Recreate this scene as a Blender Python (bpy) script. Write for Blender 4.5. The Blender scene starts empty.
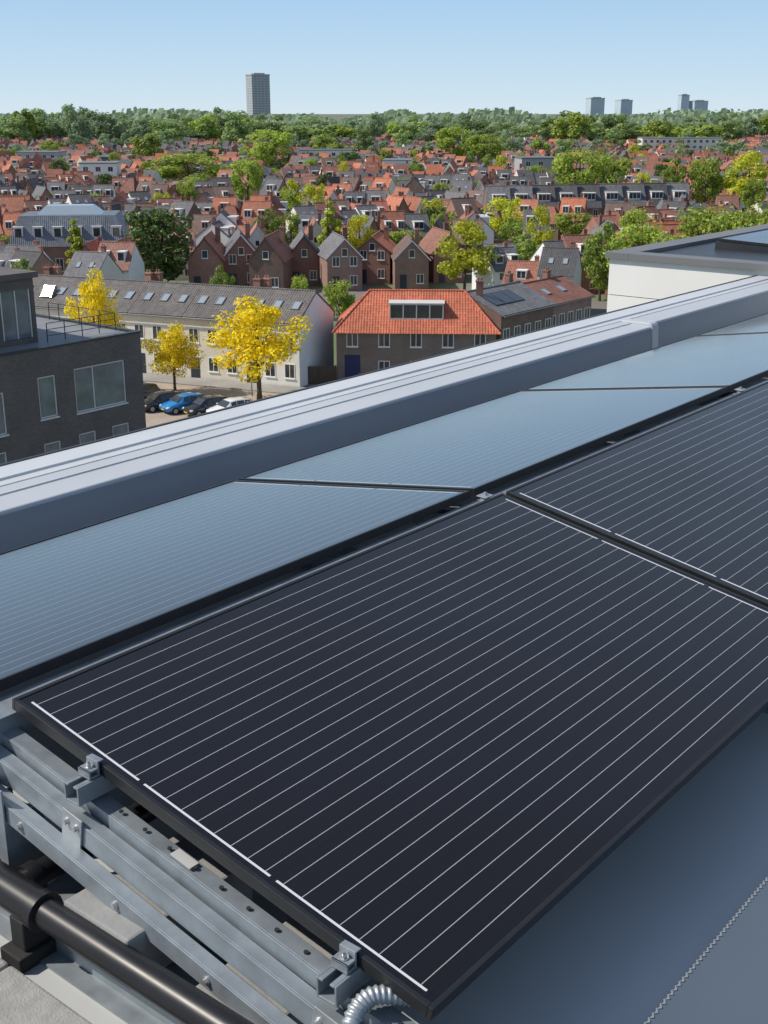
import bpy, bmesh, math, random
from mathutils import Vector, Matrix
random.seed(11)
R=random.Random(5)
C=bpy.context.scene.collection
PI=math.pi
H=25.0; F=1200.0
TH=math.atan(400/1200.0); ct=math.cos(TH); st=math.sin(TH)
AZ=math.radians(39); E1=Vector((math.sin(AZ),math.cos(AZ),0)); E2=Vector((-math.cos(AZ),math.sin(AZ),0))
ROT=math.radians(51)
DECK=-1.42
SE=math.radians(46); SA=math.radians(268)
S=Vector((math.sin(SA)*math.cos(SE),math.cos(SA)*math.cos(SE),math.sin(SE)))
def ray(u,v):
    dx=(u-384)/F; dy=(512-v)/F
    return Vector((dx,ct+dy*st,dy*ct-st))
def gp(u,v,z=0):
    d=ray(u,v); t=(z-H)/d.z
    return Vector((0,0,H))+d*t
def py(u,v,Y):
    d=ray(u,v); return Vector((0,0,H))+d*(Y/d.y)
def proj(p):
    q=Vector(p)-Vector((0,0,H)); dep=q.y*ct-q.z*st; up=q.y*st+q.z*ct
    return 384+F*q.x/dep, 512-F*up/dep
def SR(s,r,z): return E1*s+E2*r+Vector((0,0,H+z))

# ---------------------------------------------------------------- objects
KIDS={}
def link(o,parent=None):
    C.objects.link(o)
    if parent is not None:
        o.parent=parent; KIDS.setdefault(parent.name,[]).append(o)
    return o
def thing(name,label,cat,loc=(0,0,0),rot=0,group=None,euler=None):
    o=bpy.data.objects.new(name,None); link(o); o.empty_display_size=.3
    o.location=loc; o.rotation_euler=euler if euler else (0,0,rot)
    o['label']=label; o['category']=cat
    if group: o['group']=group
    return o
def dup(root,loc,rot=0,scale=None,label=None,group=None,skip=(),euler=None):
    r=root.copy(); link(r); r.location=loc; r.rotation_euler=euler if euler else (0,0,rot)
    if scale: r.scale=scale
    if label: r['label']=label
    if group: r['group']=group
    elif 'group' in r.keys(): del r['group']
    for ch in KIDS.get(root.name,[]):
        if ch.name.split('.')[0] in skip: continue
        c=ch.copy(); link(c,r)
        for g in KIDS.get(ch.name,[]):
            k=g.copy(); link(k,c)
    return r

class MB:
    def __init__(s): s.v=[]; s.f=[]; s.m=[]; s.s=[]
    def add(s,vs,fs,mi=0,sm=False):
        n=len(s.v); s.v+=[tuple(p) for p in vs]
        for f in fs:
            s.f.append(tuple(n+i for i in f)); s.m.append(mi); s.s.append(sm)
    def face(s,pts,mi=0): s.add(pts,[tuple(range(len(pts)))],mi)
    def hexa(s,p,mi=0): s.add(p,[(3,2,1,0),(4,5,6,7),(0,1,5,4),(1,2,6,5),(2,3,7,6),(3,0,4,7)],mi)
    def box(s,x0,x1,y0,y1,z0,z1,mi=0):
        s.hexa([(x0,y0,z0),(x1,y0,z0),(x1,y1,z0),(x0,y1,z0),(x0,y0,z1),(x1,y0,z1),(x1,y1,z1),(x0,y1,z1)],mi)
    def ob(s,o,ux,uy,uz,a0,a1,b0,b1,c0,c1,mi=0):
        o=Vector(o); P=lambda a,b,c:o+ux*a+uy*b+uz*c
        s.hexa([P(a0,b0,c0),P(a1,b0,c0),P(a1,b1,c0),P(a0,b1,c0),P(a0,b0,c1),P(a1,b0,c1),P(a1,b1,c1),P(a0,b1,c1)],mi)
    def beam(s,p,q,w,h,mi=0,up=Vector((0,0,1))):
        p=Vector(p);q=Vector(q); x=(q-p); L=x.length; x.normalize(); y=up.cross(x).normalized(); z=x.cross(y)
        s.ob(p,x,y,z,0,L,-w/2,w/2,-h/2,h/2,mi)
    def slab(s,pts,th,mi=0):
        pts=[Vector(p) for p in pts]; n=(pts[1]-pts[0]).cross(pts[2]-pts[0]).normalized()
        s.hexa([p-n*th for p in pts]+pts,mi)
    def tube(s,pts,r,n=8,mi=0,sm=True,cap=True):
        pts=[Vector(p) for p in pts]; N=len(pts); vs=[]; ref=None
        for i,p in enumerate(pts):
            t=(pts[min(i+1,N-1)]-pts[max(i-1,0)]).normalized()
            if ref is None:
                ref=t.orthogonal().normalized()
            ref=(ref-t*ref.dot(t)).normalized(); b=t.cross(ref)
            rr=r[i] if isinstance(r,(list,tuple)) else r
            for k in range(n):
                a=2*PI*k/n; vs.append(p+ref*math.cos(a)*rr+b*math.sin(a)*rr)
        fs=[]
        for i in range(N-1):
            for k in range(n):
                k2=(k+1)%n; fs.append((i*n+k,i*n+k2,(i+1)*n+k2,(i+1)*n+k))
        s.add(vs,fs,mi,sm)
        if cap:
            s.add(vs[:n],[tuple(range(n-1,-1,-1))],mi); s.add(vs[-n:],[tuple(range(n))],mi)
    def prism(s,prof,x0,x1,mi=0):   # profile in (y,z), extruded along x; counter clockwise seen from +x
        n=len(prof); a=[(x0,p[0],p[1]) for p in prof]; b=[(x1,p[0],p[1]) for p in prof]
        s.add(a+b,[(i,n+i,n+(i+1)%n,(i+1)%n)[::-1] for i in range(n)]+[tuple(range(n-1,-1,-1)),tuple(range(n,2*n))],mi)
    def wall(s,o,ux,w,h,holes=(),dep=.15,mi=0):
        o=Vector(o); uz=Vector((0,0,1)); n=ux.cross(uz)
        xs=sorted(set([0,w]+[q for H_ in holes for q in H_[:2]])); zs=sorted(set([0,h]+[q for H_ in holes for q in H_[2:]]))
        P=lambda a,c,b=0:o+ux*a+uz*c-n*b
        for i in range(len(xs)-1):
            for j in range(len(zs)-1):
                cx=(xs[i]+xs[i+1])/2; cz=(zs[j]+zs[j+1])/2
                if any(q[0]<cx<q[1] and q[2]<cz<q[3] for q in holes): continue
                s.face([P(xs[i],zs[j]),P(xs[i+1],zs[j]),P(xs[i+1],zs[j+1]),P(xs[i],zs[j+1])],mi)
        for a,b,c,d in holes:
            s.face([P(a,c),P(b,c),P(b,c,dep),P(a,c,dep)],mi); s.face([P(a,d,dep),P(b,d,dep),P(b,d),P(a,d)],mi)
            s.face([P(a,c),P(a,c,dep),P(a,d,dep),P(a,d)],mi); s.face([P(b,c,dep),P(b,c),P(b,d),P(b,d,dep)],mi)
    def build(s,name,mats,parent=None,bevel=0,seg=2):
        me=bpy.data.meshes.new(name); me.from_pydata(s.v,[],s.f); me.update()
        if not isinstance(mats,(list,tuple)): mats=[mats]
        for m in mats: me.materials.append(m)
        me.polygons.foreach_set('material_index',s.m); me.polygons.foreach_set('use_smooth',s.s)
        uv=me.uv_layers.new(name='UVMap'); dat=[0.0]*(2*len(me.loops)); V=me.vertices
        for p in me.polygons:
            n=p.normal
            if abs(n.z)>.97: t=Vector((1,0,0)); b=Vector((0,1,0))
            else: t=Vector((-n.y,n.x,0)).normalized(); b=n.cross(t)
            for li in p.loop_indices:
                co=V[me.loops[li].vertex_index].co; dat[2*li]=co.dot(t); dat[2*li+1]=co.dot(b)
        uv.data.foreach_set('uv',dat)
        o=bpy.data.objects.new(name,me); link(o,parent)
        if bevel:
            md=o.modifiers.new('bevel','BEVEL'); md.width=bevel; md.segments=seg; md.limit_method='ANGLE'; md.harden_normals=False
        return o

# ---------------------------------------------------------------- materials
def newmat(name):
    m=bpy.data.materials.new(name); m.use_nodes=True; nt=m.node_tree
    return m,nt,nt.nodes['Principled BSDF']
def mth(nt,op,a,b=None,c=None):
    n=nt.nodes.new('ShaderNodeMath'); n.operation=op
    for i,x in enumerate((a,b,c)):
        if x is None: continue
        if isinstance(x,(int,float)): n.inputs[i].default_value=x
        else: nt.links.new(x,n.inputs[i])
    return n.outputs[0]
def noise(nt,vec,scale,det=4,rough=.55):
    n=nt.nodes.new('ShaderNodeTexNoise'); n.inputs['Scale'].default_value=scale; n.inputs['Detail'].default_value=det; n.inputs['Roughness'].default_value=rough
    if vec is not None: nt.links.new(vec,n.inputs['Vector'])
    return n.outputs['Fac']
def mixc(nt,f,a,b):
    n=nt.nodes.new('ShaderNodeMix'); n.data_type='RGBA'
    for i,x in ((0,f),(6,a),(7,b)):
        if isinstance(x,(int,float)): n.inputs[i].default_value=x
        elif isinstance(x,(tuple,list)): n.inputs[i].default_value=(*x,1)
        else: nt.links.new(x,n.inputs[i])
    return n.outputs[2]
def scalec(nt,col,f):
    n=nt.nodes.new('ShaderNodeVectorMath'); n.operation='SCALE'
    if isinstance(col,(tuple,list)): n.inputs[0].default_value=col
    else: nt.links.new(col,n.inputs[0])
    if isinstance(f,(int,float)): n.inputs['Scale'].default_value=f
    else: nt.links.new(f,n.inputs['Scale'])
    return n.outputs[0]
def bump(nt,b,h,strength,dist):
    n=nt.nodes.new('ShaderNodeBump'); n.inputs['Strength'].default_value=strength; n.inputs['Distance'].default_value=dist
    nt.links.new(h,n.inputs['Height']); nt.links.new(n.outputs[0],b.inputs['Normal'])
def rndf(nt,amt):
    oi=nt.nodes.new('ShaderNodeObjectInfo'); return mth(nt,'MULTIPLY_ADD',oi.outputs['Random'],2*amt,1-amt)
def pmat(name,col,rough=.6,metal=0,var=.15,ns=2.0,bmp=0,bd=.01,rnd=0,spec=.5,det=5,coat=0):
    m,nt,b=newmat(name); tc=nt.nodes.new('ShaderNodeTexCoord')
    nf=noise(nt,tc.outputs['Object'],ns,det)
    f=mth(nt,'MULTIPLY_ADD',nf,4*var,1-2*var)
    if rnd: f=mth(nt,'MULTIPLY',f,rndf(nt,rnd))
    nt.links.new(scalec(nt,col,f),b.inputs['Base Color'])
    b.inputs['Metallic'].default_value=metal; b.inputs['Specular IOR Level'].default_value=spec
    nt.links.new(mth(nt,'MULTIPLY_ADD',nf,.2,rough-.1),b.inputs['Roughness'])
    if coat: b.inputs['Coat Weight'].default_value=coat; b.inputs['Coat Roughness'].default_value=.05
    if bmp: bump(nt,b,noise(nt,tc.outputs['Object'],ns*8,3),bmp,bd)
    return m
def brickmat(name,c1,c2,mortar,rnd=.15):
    m,nt,b=newmat(name); tc=nt.nodes.new('ShaderNodeTexCoord')
    br=nt.nodes.new('ShaderNodeTexBrick'); nt.links.new(tc.outputs['UV'],br.inputs['Vector'])
    br.inputs['Color1'].default_value=(*c1,1); br.inputs['Color2'].default_value=(*c2,1); br.inputs['Mortar'].default_value=(*mortar,1)
    br.inputs['Scale'].default_value=1; br.inputs['Brick Width'].default_value=.23; br.inputs['Row Height'].default_value=.075; br.inputs['Mortar Size'].default_value=.007
    f=mth(nt,'MULTIPLY_ADD',noise(nt,tc.outputs['Object'],.7,5),.7,.65)
    f=mth(nt,'MULTIPLY',f,rndf(nt,rnd))
    nt.links.new(scalec(nt,br.outputs['Color'],f),b.inputs['Base Color']); b.inputs['Roughness'].default_value=.85
    return m
def tilemat(name,col,rnd=.2,rough=.75,row=.36,colw=.27,con=.45,shift=.0):
    m,nt,b=newmat(name); tc=nt.nodes.new('ShaderNodeTexCoord'); sp=nt.nodes.new('ShaderNodeSeparateXYZ'); nt.links.new(tc.outputs['UV'],sp.inputs[0])
    v=mth(nt,'DIVIDE',sp.outputs[1],row); u=mth(nt,'DIVIDE',sp.outputs[0],colw)
    fr=mth(nt,'FRACT',v); lip=mth(nt,'POWER',mth(nt,'SUBTRACT',1,fr),.35)
    cb=nt.nodes.new('ShaderNodeCombineXYZ'); nt.links.new(mth(nt,'FLOOR',u),cb.inputs[0]); nt.links.new(mth(nt,'FLOOR',v),cb.inputs[1])
    wn=nt.nodes.new('ShaderNodeTexWhiteNoise'); wn.noise_dimensions='2D'; nt.links.new(cb.outputs[0],wn.inputs['Vector'])
    f=mth(nt,'MULTIPLY_ADD',lip,con,1-con*.8); f=mth(nt,'MULTIPLY',f,mth(nt,'MULTIPLY_ADD',wn.outputs['Value'],.36,.82))
    f=mth(nt,'MULTIPLY',f,mth(nt,'MULTIPLY_ADD',noise(nt,tc.outputs['Object'],.45,5),.9,.55)); f=mth(nt,'MULTIPLY',f,rndf(nt,rnd))
    c=col
    if shift:   # houses age differently: some roofs are browner than others
        oi=nt.nodes.new('ShaderNodeObjectInfo'); k=mth(nt,'FRACT',mth(nt,'MULTIPLY',oi.outputs['Random'],7.3))
        c=mixc(nt,mth(nt,'MULTIPLY',k,shift),col,(.19,.115,.092))
    nt.links.new(scalec(nt,c,f),b.inputs['Base Color']); b.inputs['Roughness'].default_value=rough
    h=mth(nt,'ADD',mth(nt,'SUBTRACT',1,fr),mth(nt,'SINE',mth(nt,'MULTIPLY',u,2*PI)))
    bump(nt,b,h,.6,.03)
    return m
def leafmat(name,col,col2,rnd=.25,trans=.3,isl=.7):
    m,nt,b=newmat(name); tc=nt.nodes.new('ShaderNodeTexCoord'); ge=nt.nodes.new('ShaderNodeNewGeometry')
    f=mth(nt,'MULTIPLY_ADD',noise(nt,tc.outputs['Object'],.6,3),1.6,-.3)
    c=mixc(nt,f,col,col2); g=mth(nt,'MULTIPLY_ADD',ge.outputs['Random Per Island'],isl,1-isl*.5); g=mth(nt,'MULTIPLY',g,rndf(nt,rnd))
    c=scalec(nt,c,g); nt.links.new(c,b.inputs['Base Color']); b.inputs['Roughness'].default_value=.6; b.inputs['Specular IOR Level'].default_value=.25
    t=nt.nodes.new('ShaderNodeBsdfTranslucent'); nt.links.new(c,t.inputs['Color']); mx=nt.nodes.new('ShaderNodeMixShader'); mx.inputs[0].default_value=trans
    nt.links.new(b.outputs[0],mx.inputs[1]); nt.links.new(t.outputs[0],mx.inputs[2]); nt.links.new(mx.outputs[0],nt.nodes['Material Output'].inputs['Surface'])
    return m
M={}
def cellmat(name,c0,c1,line,rough,coat,coatr):
    m,nt,b=newmat(name); tc=nt.nodes.new('ShaderNodeTexCoord'); sp=nt.nodes.new('ShaderNodeSeparateXYZ'); nt.links.new(tc.outputs['Object'],sp.inputs[0])
    x,y=sp.outputs[0],sp.outputs[1]; Q=lambda op,a,b_=None,c=None:mth(nt,op,a,b_,c)
    def within(v,a,b_): return Q('MULTIPLY',Q('GREATER_THAN',v,a),Q('LESS_THAN',v,b_))
    yy=Q('SUBTRACT',y,.022)
    ln=Q('LESS_THAN',Q('ABSOLUTE',Q('SUBTRACT',Q('FRACT',Q('MULTIPLY',yy,24/.956)),.5)),.0165)
    ln=Q('MULTIPLY',ln,within(x,.026,1.619)); yin=within(y,.022,.978); ln=Q('MULTIPLY',ln,yin)
    rib=Q('LESS_THAN',Q('ABSOLUTE',Q('SUBTRACT',Q('ABSOLUTE',Q('SUBTRACT',x,.8225)),.799)),.0024)
    rib=Q('MULTIPLY',rib,Q('LESS_THAN',Q('ABSOLUTE',Q('SUBTRACT',Q('FRACT',Q('MULTIPLY',yy,3/.956)),.5)),.478)); rib=Q('MULTIPLY',rib,yin)
    gx=Q('GREATER_THAN',Q('ABSOLUTE',Q('SUBTRACT',Q('FRACT',Q('MULTIPLY',Q('SUBTRACT',x,.026),10/1.593)),.5)),.4935)
    gy=Q('GREATER_THAN',Q('ABSOLUTE',Q('SUBTRACT',Q('FRACT',Q('MULTIPLY',yy,6/.956)),.5)),.4935)
    gap=Q('MAXIMUM',gx,gy)
    nf=noise(nt,tc.outputs['Object'],1.3,4)
    c=mixc(nt,nf,c0,c1); c=mixc(nt,Q('MULTIPLY',gap,.45),c,(.003,.003,.003))
    c=mixc(nt,ln,c,(line,line,line*1.02)); c=mixc(nt,rib,c,(line*1.6,line*1.6,line*1.65)); nt.links.new(c,b.inputs['Base Color'])
    dust=noise(nt,tc.outputs['Object'],26,6,.7); cloud=noise(nt,tc.outputs['Object'],2.2,3)
    nt.links.new(Q('MULTIPLY_ADD',dust,.10,rough),b.inputs['Roughness']); b.inputs['IOR'].default_value=1.45
    nt.links.new(Q('MULTIPLY_ADD',cloud,.5*coat[1],coat[0]),b.inputs['Coat Weight']); b.inputs['Coat Roughness'].default_value=coatr; b.inputs['Coat IOR'].default_value=coat[2]
    return m
M['cell']=cellmat('solar_cell_glass',(.007,.0052,.0056),(.013,.0100,.0105),.42,.12,(.03,1,1.42),.12)
M['cell_sky']=cellmat('solar_cell_glass_sky_gloss',(.012,.012,.014),(.018,.018,.020),.34,.08,(.45,.3,1.40),.07)  # same glass as the near row, made glossier to mirror more sky
M['black_frame']=pmat('black_anodised_frame',(.026,.027,.030),.42,.3,.2,14)
M['galv']=pmat('galvanised_steel',(.255,.29,.32),.5,.35,.2,22,.05,.002)
M['alu']=pmat('mill_aluminium',(.42,.45,.47),.45,.6,.08,30)
M['bolt']=pmat('zinc_bolt',(.6,.6,.6),.35,.8,.1,40)
M['membrane']=pmat('roof_membrane_shade_lightened',(.47,.485,.49),.5,0,.07,1.6,.06,.004)  # base colour lightened because the visible deck lies in shade
M['membrane_lit']=pmat('roof_membrane_sun_darkened',(.088,.118,.158),.5,0,.07,1.4,.06,.004)  # same roofing, colour darkened where the sun reaches it
M['weld']=pmat('welded_seam',(.26,.29,.32),.5,0,.08,10)
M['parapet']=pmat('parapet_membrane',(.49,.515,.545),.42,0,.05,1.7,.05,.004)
M['parapet_face_shade']=pmat('parapet_face_painted_shade',(.22,.265,.32),.45,0,.06,1.7,.05,.004)  # darker copy of the parapet colour, painting shade on the inner face
M['coping']=pmat('coping_metal',(.60,.615,.63),.4,.1,.05,2.2)
M['trim']=pmat('dark_trim',(.05,.055,.06),.4,.4,.1,5)
M['conc']=pmat('concrete',(.28,.28,.275),.9,0,.16,9,.4,.004)
M['paver']=pmat('paver_concrete',(.32,.31,.29),.9,0,.22,30,.5,.004)
M['pipe']=pmat('black_pipe_plastic',(.014,.014,.016),.36,0,.2,8,spec=.4)
M['rubber']=pmat('black_rubber',(.02,.02,.02),.8,0,.2,20)
M['sticker']=pmat('white_sticker',(.50,.50,.49),.5,0,.05,20)
M['render_white']=pmat('white_render',(.82,.82,.80),.8,0,.05,1.2,rnd=.03)
M['cream']=pmat('cream_render',(.74,.70,.62),.8,0,.08,1.0,rnd=.1)
M['greywall']=pmat('grey_render',(.40,.40,.41),.8,0,.08,.8,rnd=.15)
M['white']=pmat('white_paint',(.82,.82,.80),.5,0,.04,3)
M['darkwood']=pmat('dark_painted_wood',(.03,.035,.05),.5,0,.15,3)
M['bluedoor']=pmat('dark_blue_painted_wood',(.018,.028,.11),.45,0,.12,3)
M['glass']=pmat('window_glass',(.045,.052,.06),.06,0,.2,2,spec=.8)
M['sky_pale_glass']=pmat('window_glass_painted_sky',(.15,.175,.20),.07,0,.45,.7,spec=1.0)  # pale base colour painted in for sky reflected by the panes
M['skyglass']=pmat('skylight_glass',(.30,.36,.42),.12,0,.05,2,spec=.8)
M['bowed']=pmat('warm_metal_glint_pane',(1.0,.86,.60),.13,.8,.02,2,spec=.5)  # warm metal colour put into the pane to tint its sun glint
M['grey_frame']=pmat('pale_window_frame',(.62,.62,.62),.5,0,.05,3)
M['lead']=pmat('lead_flat_roof',(.20,.205,.215),.6,0,.12,.8,rnd=.2)
M['brick_dark']=brickmat('black_brick',(.135,.113,.108),(.098,.084,.083),(.16,.15,.145),0)
M['brick']=brickmat('brown_brick',(.27,.15,.115),(.20,.11,.085),(.30,.26,.23),.25)
M['brick_red']=brickmat('red_brick',(.34,.15,.105),(.26,.11,.08),(.32,.27,.23),.25)
M['brick_grey']=brickmat('grey_brown_brick',(.21,.155,.13),(.16,.12,.10),(.26,.23,.21))
M['tile_red']=tilemat('orange_red_pantiles',(.48,.16,.085),.22,shift=.45)
M['tile_bright']=tilemat('bright_red_pantiles',(.48,.135,.072),.02)
M['tile_red2']=tilemat('weathered_red_tiles',(.36,.14,.095),.28,shift=.65)
M['tile_dark']=tilemat('dark_grey_tiles',(.12,.118,.126),.4)
M['tile_terrace']=tilemat('grey_brown_terrace_tiles',(.135,.122,.118),.04)
M['tile_brown']=tilemat('brown_tiles',(.20,.135,.115),.3,shift=.5)
M['slate']=tilemat('blue_grey_slate',(.15,.175,.21),.1,.5,.3,.3,.25)
M['bark']=pmat('bark',(.10,.075,.055),.9,0,.2,6,.4,.02)
M['leaf_yellow']=leafmat('golden_leaves',(.90,.68,.015),(.95,.78,.03),.04,.45)
M['leaf_lime']=leafmat('lime_leaves',(.55,.58,.045),(.70,.66,.055),.15,.45)
M['leaf_light']=leafmat('fresh_green_leaves',(.33,.45,.075),(.47,.53,.09),.22,.45)
M['leaf_mid']=leafmat('green_leaves',(.19,.29,.07),(.29,.38,.085),.22,.45)
M['leaf_dark']=leafmat('dark_green_leaves',(.075,.125,.045),(.12,.17,.055),.2,.35)
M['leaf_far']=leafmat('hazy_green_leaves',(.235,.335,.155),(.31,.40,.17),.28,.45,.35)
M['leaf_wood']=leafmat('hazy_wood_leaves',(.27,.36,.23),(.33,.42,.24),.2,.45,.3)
M['paint_blue']=pmat('blue_car_paint',(.02,.22,.55),.25,.1,.03,2,coat=1)
M['paint_black']=pmat('black_car_paint',(.012,.013,.016),.25,.2,.03,2,coat=1)
M['paint_grey']=pmat('grey_car_paint',(.06,.065,.075),.25,.4,.03,2,coat=1)
M['paint_white']=pmat('white_car_paint',(.75,.76,.76),.3,0,.02,2,coat=1)
M['tyre']=pmat('tyre_rubber',(.02,.02,.02),.8,0,.1,8)
M['lampglass']=pmat('headlight_glass',(.6,.62,.65),.12,0,.05,4)
M['tail']=pmat('tail_light_red',(.4,.02,.02),.2,0,.05,4)
M['plate']=pmat('yellow_plate',(.7,.5,.03),.5,0,.03,3)
def roadmat(name,c1,c2,mort,bw,rh):
    m,nt,b=newmat(name); tc=nt.nodes.new('ShaderNodeTexCoord'); br=nt.nodes.new('ShaderNodeTexBrick'); nt.links.new(tc.outputs['Object'],br.inputs['Vector'])
    br.inputs['Color1'].default_value=(*c1,1); br.inputs['Color2'].default_value=(*c2,1); br.inputs['Mortar'].default_value=(*mort,1)
    br.inputs['Scale'].default_value=1; br.inputs['Brick Width'].default_value=bw; br.inputs['Row Height'].default_value=rh; br.inputs['Mortar Size'].default_value=.01
    f=mth(nt,'MULTIPLY_ADD',noise(nt,tc.outputs['Object'],.3,6),.8,.6)
    nt.links.new(scalec(nt,br.outputs['Color'],f),b.inputs['Base Color']); b.inputs['Roughness'].default_value=.9
    return m
M['road']=roadmat('tan_brick_paving',(.44,.36,.28),(.37,.30,.24),(.26,.22,.19),.22,.11)
M['pave']=roadmat('grey_paving',(.34,.32,.30),(.30,.29,.27),(.2,.19,.18),.3,.3)
def groundmat():
    m,nt,b=newmat('town_ground'); tc=nt.nodes.new('ShaderNodeTexCoord')
    a=noise(nt,tc.outputs['Object'],.05,6); f=mth(nt,'MULTIPLY_ADD',a,6,-2.6)
    c=mixc(nt,f,(.19,.175,.16),(.12,.17,.06)); nt.links.new(c,b.inputs['Base Color']); b.inputs['Roughness'].default_value=.95
    return m
M['ground']=groundmat()
def towermat():
    m,nt,b=newmat('tower_facade_grid'); tc=nt.nodes.new('ShaderNodeTexCoord'); br=nt.nodes.new('ShaderNodeTexBrick'); nt.links.new(tc.outputs['UV'],br.inputs['Vector'])
    br.offset=0; br.inputs['Color1'].default_value=(.25,.28,.32,1); br.inputs['Color2'].default_value=(.29,.32,.35,1); br.inputs['Mortar'].default_value=(.44,.46,.48,1)  # facade colours paled to imitate distance haze
    br.inputs['Scale'].default_value=1; br.inputs['Brick Width'].default_value=5.2; br.inputs['Row Height'].default_value=3.1; br.inputs['Mortar Size'].default_value=.65
    nt.links.new(br.outputs['Color'],b.inputs['Base Color']); b.inputs['Roughness'].default_value=.6
    return m
M['tower']=towermat()
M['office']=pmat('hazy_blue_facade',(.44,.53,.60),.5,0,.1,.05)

# ---------------------------------------------------------------- setting
g=MB(); g.face([(-9000,-3000,0),(9000,-3000,0),(9000,16000,0),(-9000,16000,0)]); o=g.build('ground',M['ground']); o['kind']='structure'
g=MB(); g.face([(-46,80,.012),(-2,80,.012),(-2,108,.012),(-8.5,110.3,.012),(-46,125,.012)]); o=g.build('road',M['road']); o['kind']='structure'
ud=Vector((-.93,.37,0)).normalized(); dd=Vector((.37,.93,0)).normalized()
TC=gp(300,388)  # front right corner of the white terrace
g=MB(); p0=TC-dd*3.0-ud*2; p1=TC-dd*3.0+ud*34
g.hexa([p0+Vector((0,0,-.1)),p0+dd*2.9+Vector((0,0,-.1)),p1+dd*2.9+Vector((0,0,-.1)),p1+Vector((0,0,-.1)),p0+Vector((0,0,.13)),p0+dd*2.9+Vector((0,0,.13)),p1+dd*2.9+Vector((0,0,.13)),p1+Vector((0,0,.13))])
o=g.build('pavement',M['pave']); o['kind']='structure'

# ---------------------------------------------------------------- our building
own=thing('apartment_building','flat grey membrane roof and parapet that carry the solar panels','building',SR(0,0,-H),ROT)
zd=H+DECK
g=MB(); g.box(-12,30,-14,3.44,0,zd-.3); g.build('wall',M['brick_grey'],own)
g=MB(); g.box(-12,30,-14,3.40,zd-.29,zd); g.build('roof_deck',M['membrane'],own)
g=MB(); g.box(-6,9,-2.2,.672,zd+.001,zd+.004); g.build('membrane_sheet',M['membrane_lit'],own)
g=MB(); pts=[]; s=.3; k=0
while s<4.2: pts.append((s,.672+(.003 if k%2 else -.003),zd+.005)); s+=.007; k+=1
g.tube(pts,.0016,4,sm=False); g.build('weld_seam',M['weld'],own)
def arc(cy,cz,r,a0,a1,n): return [(cy+r*math.cos(math.radians(a0+(a1-a0)*i/n)),cz+r*math.sin(math.radians(a0+(a1-a0)*i/n))) for i in range(n+1)]
def parapet(inner,s0,s1,name):
    z=H
    prof=[(3.40,z-1.6),(3.40,z-1.172)]+[(3.36,z-1.172)]+arc(inner+.010,z-1.192,.010,90,180,4)+[(inner-.012,z-1.38)]+[(inner-.06,z-1.418),(inner-.06,z-1.6)]
    g=MB(); g.prism(prof,s0,s1); p_=g.build(name,M['parapet'],own)
    g=MB(); g.prism([(inner-.0005,z-1.197),(inner-.0145,z-1.385),(inner-.0185,z-1.385),(inner-.0045,z-1.197)][::-1],s0+.001,s1-.001); g.build('parapet_shade_skin',M['parapet_face_shade'],own)  # thin added skin that carries the painted shade
parapet(3.165,-10,6.42,'parapet'); parapet(3.23,6.42,8.8,'parapet')
zt=H-1.172
g=MB()
g.prism([(3.36,zt-.10),(3.36,zt+.010)]+arc(3.185,zt-.020,.030,90,180,5)+[(3.143,zt-.20)],6.37,6.45); g.build('parapet_cap',M['parapet'],own,.006)
g=MB(); g.box(-10,6.36,3.288,3.2925,zt-.02,zt+.0012); g.build('membrane_lap',M['coping'],own)
g=MB(); s=-10
while s<8.8:
    e=min(s+3.0,8.8); g.prism([(3.53,zt-.12),(3.53,zt+.012),(3.41,zt+.012),(3.407,zt+.004),(3.362,zt+.003),(3.362,zt-.008),(3.515,zt-.008),(3.515,zt-.12)],s,e-.004); s=e
g.build('coping',M['coping'],own)
g=MB(); g.box(-10,8.8,3.532,3.545,zt-.13,zt+.016); g.build('edge_trim',M['trim'],own)
# raised roof volume at right
ext=thing('roof_extension','white rendered roof volume with thin grey coping behind the parapet at right','roof extension',SR(8.84,2.0,-H),ROT)
ET=-1.075; zt2=H+ET
g=MB(); g.box(0,16,-2,2.8,zd+.006,zt2-.05); g.box(0,16,1.56,2.8,0,zd); g.build('wall',M['render_white'],ext)
g=MB()
g.box(-.03,16,2.62,2.83,zt2-.048,zt2); g.box(-.03,.16,-2,2.618,zt2-.048,zt2); g.build('coping',M['lead'],ext)
g=MB(); g.box(.165,16,-2,2.615,zt2-.047,zt2-.03); g.build('roof_deck',M['trim'],ext)
for k,(y0,y1) in enumerate(((1.35,2.35),(.0,1.0),(-1.35,-.35))):
    g=MB(); g.hexa([(1.0,y0,zt2-.029),(15,y0,zt2-.029),(15,y1,zt2-.029),(1.0,y1,zt2-.029),(1.0,y0,zt2-.01),(15,y0,zt2-.01),(15,y1,zt2+.03),(1.0,y1,zt2+.03)]); g.build('panel_base',M['trim'],ext)

# ---------------------------------------------------------------- solar panels
PL=1.645; T10=math.radians(10); T9=math.radians(9); tn=math.tan(T10); tn9=math.tan(T9)
FH=.023
def make_panel(label,loc,euler,cell,group=None):
    t=thing('solar_panel',label,'solar panel',loc,euler=euler,group=group)
    g=MB(); w=.009; h=FH
    g.box(0,PL,0,w,-h,0); g.box(0,PL,1-w,1,-h,0); g.box(0,w,w,1-w,-h,0); g.box(PL-w,PL,w,1-w,-h,0)
    g.build('frame',M['black_frame'],t,.0012)
    g=MB(); g.box(w-.001,PL-w+.001,w-.001,1-w+.001,-.008,-.0022); g.build('glass',M[cell],t)
    g=MB(); g.box(PL/2-.06,PL/2+.06,.88,.97,-.0225,-.009); g.build('junction_box',M['rubber'],t)
    return t
FR=.825; FZ=-1.04-(1.81-FR)*tn; BR=1.905; S0=1.13; ST=PL+.022
def fe(): return (T10,0,ROT)
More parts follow.
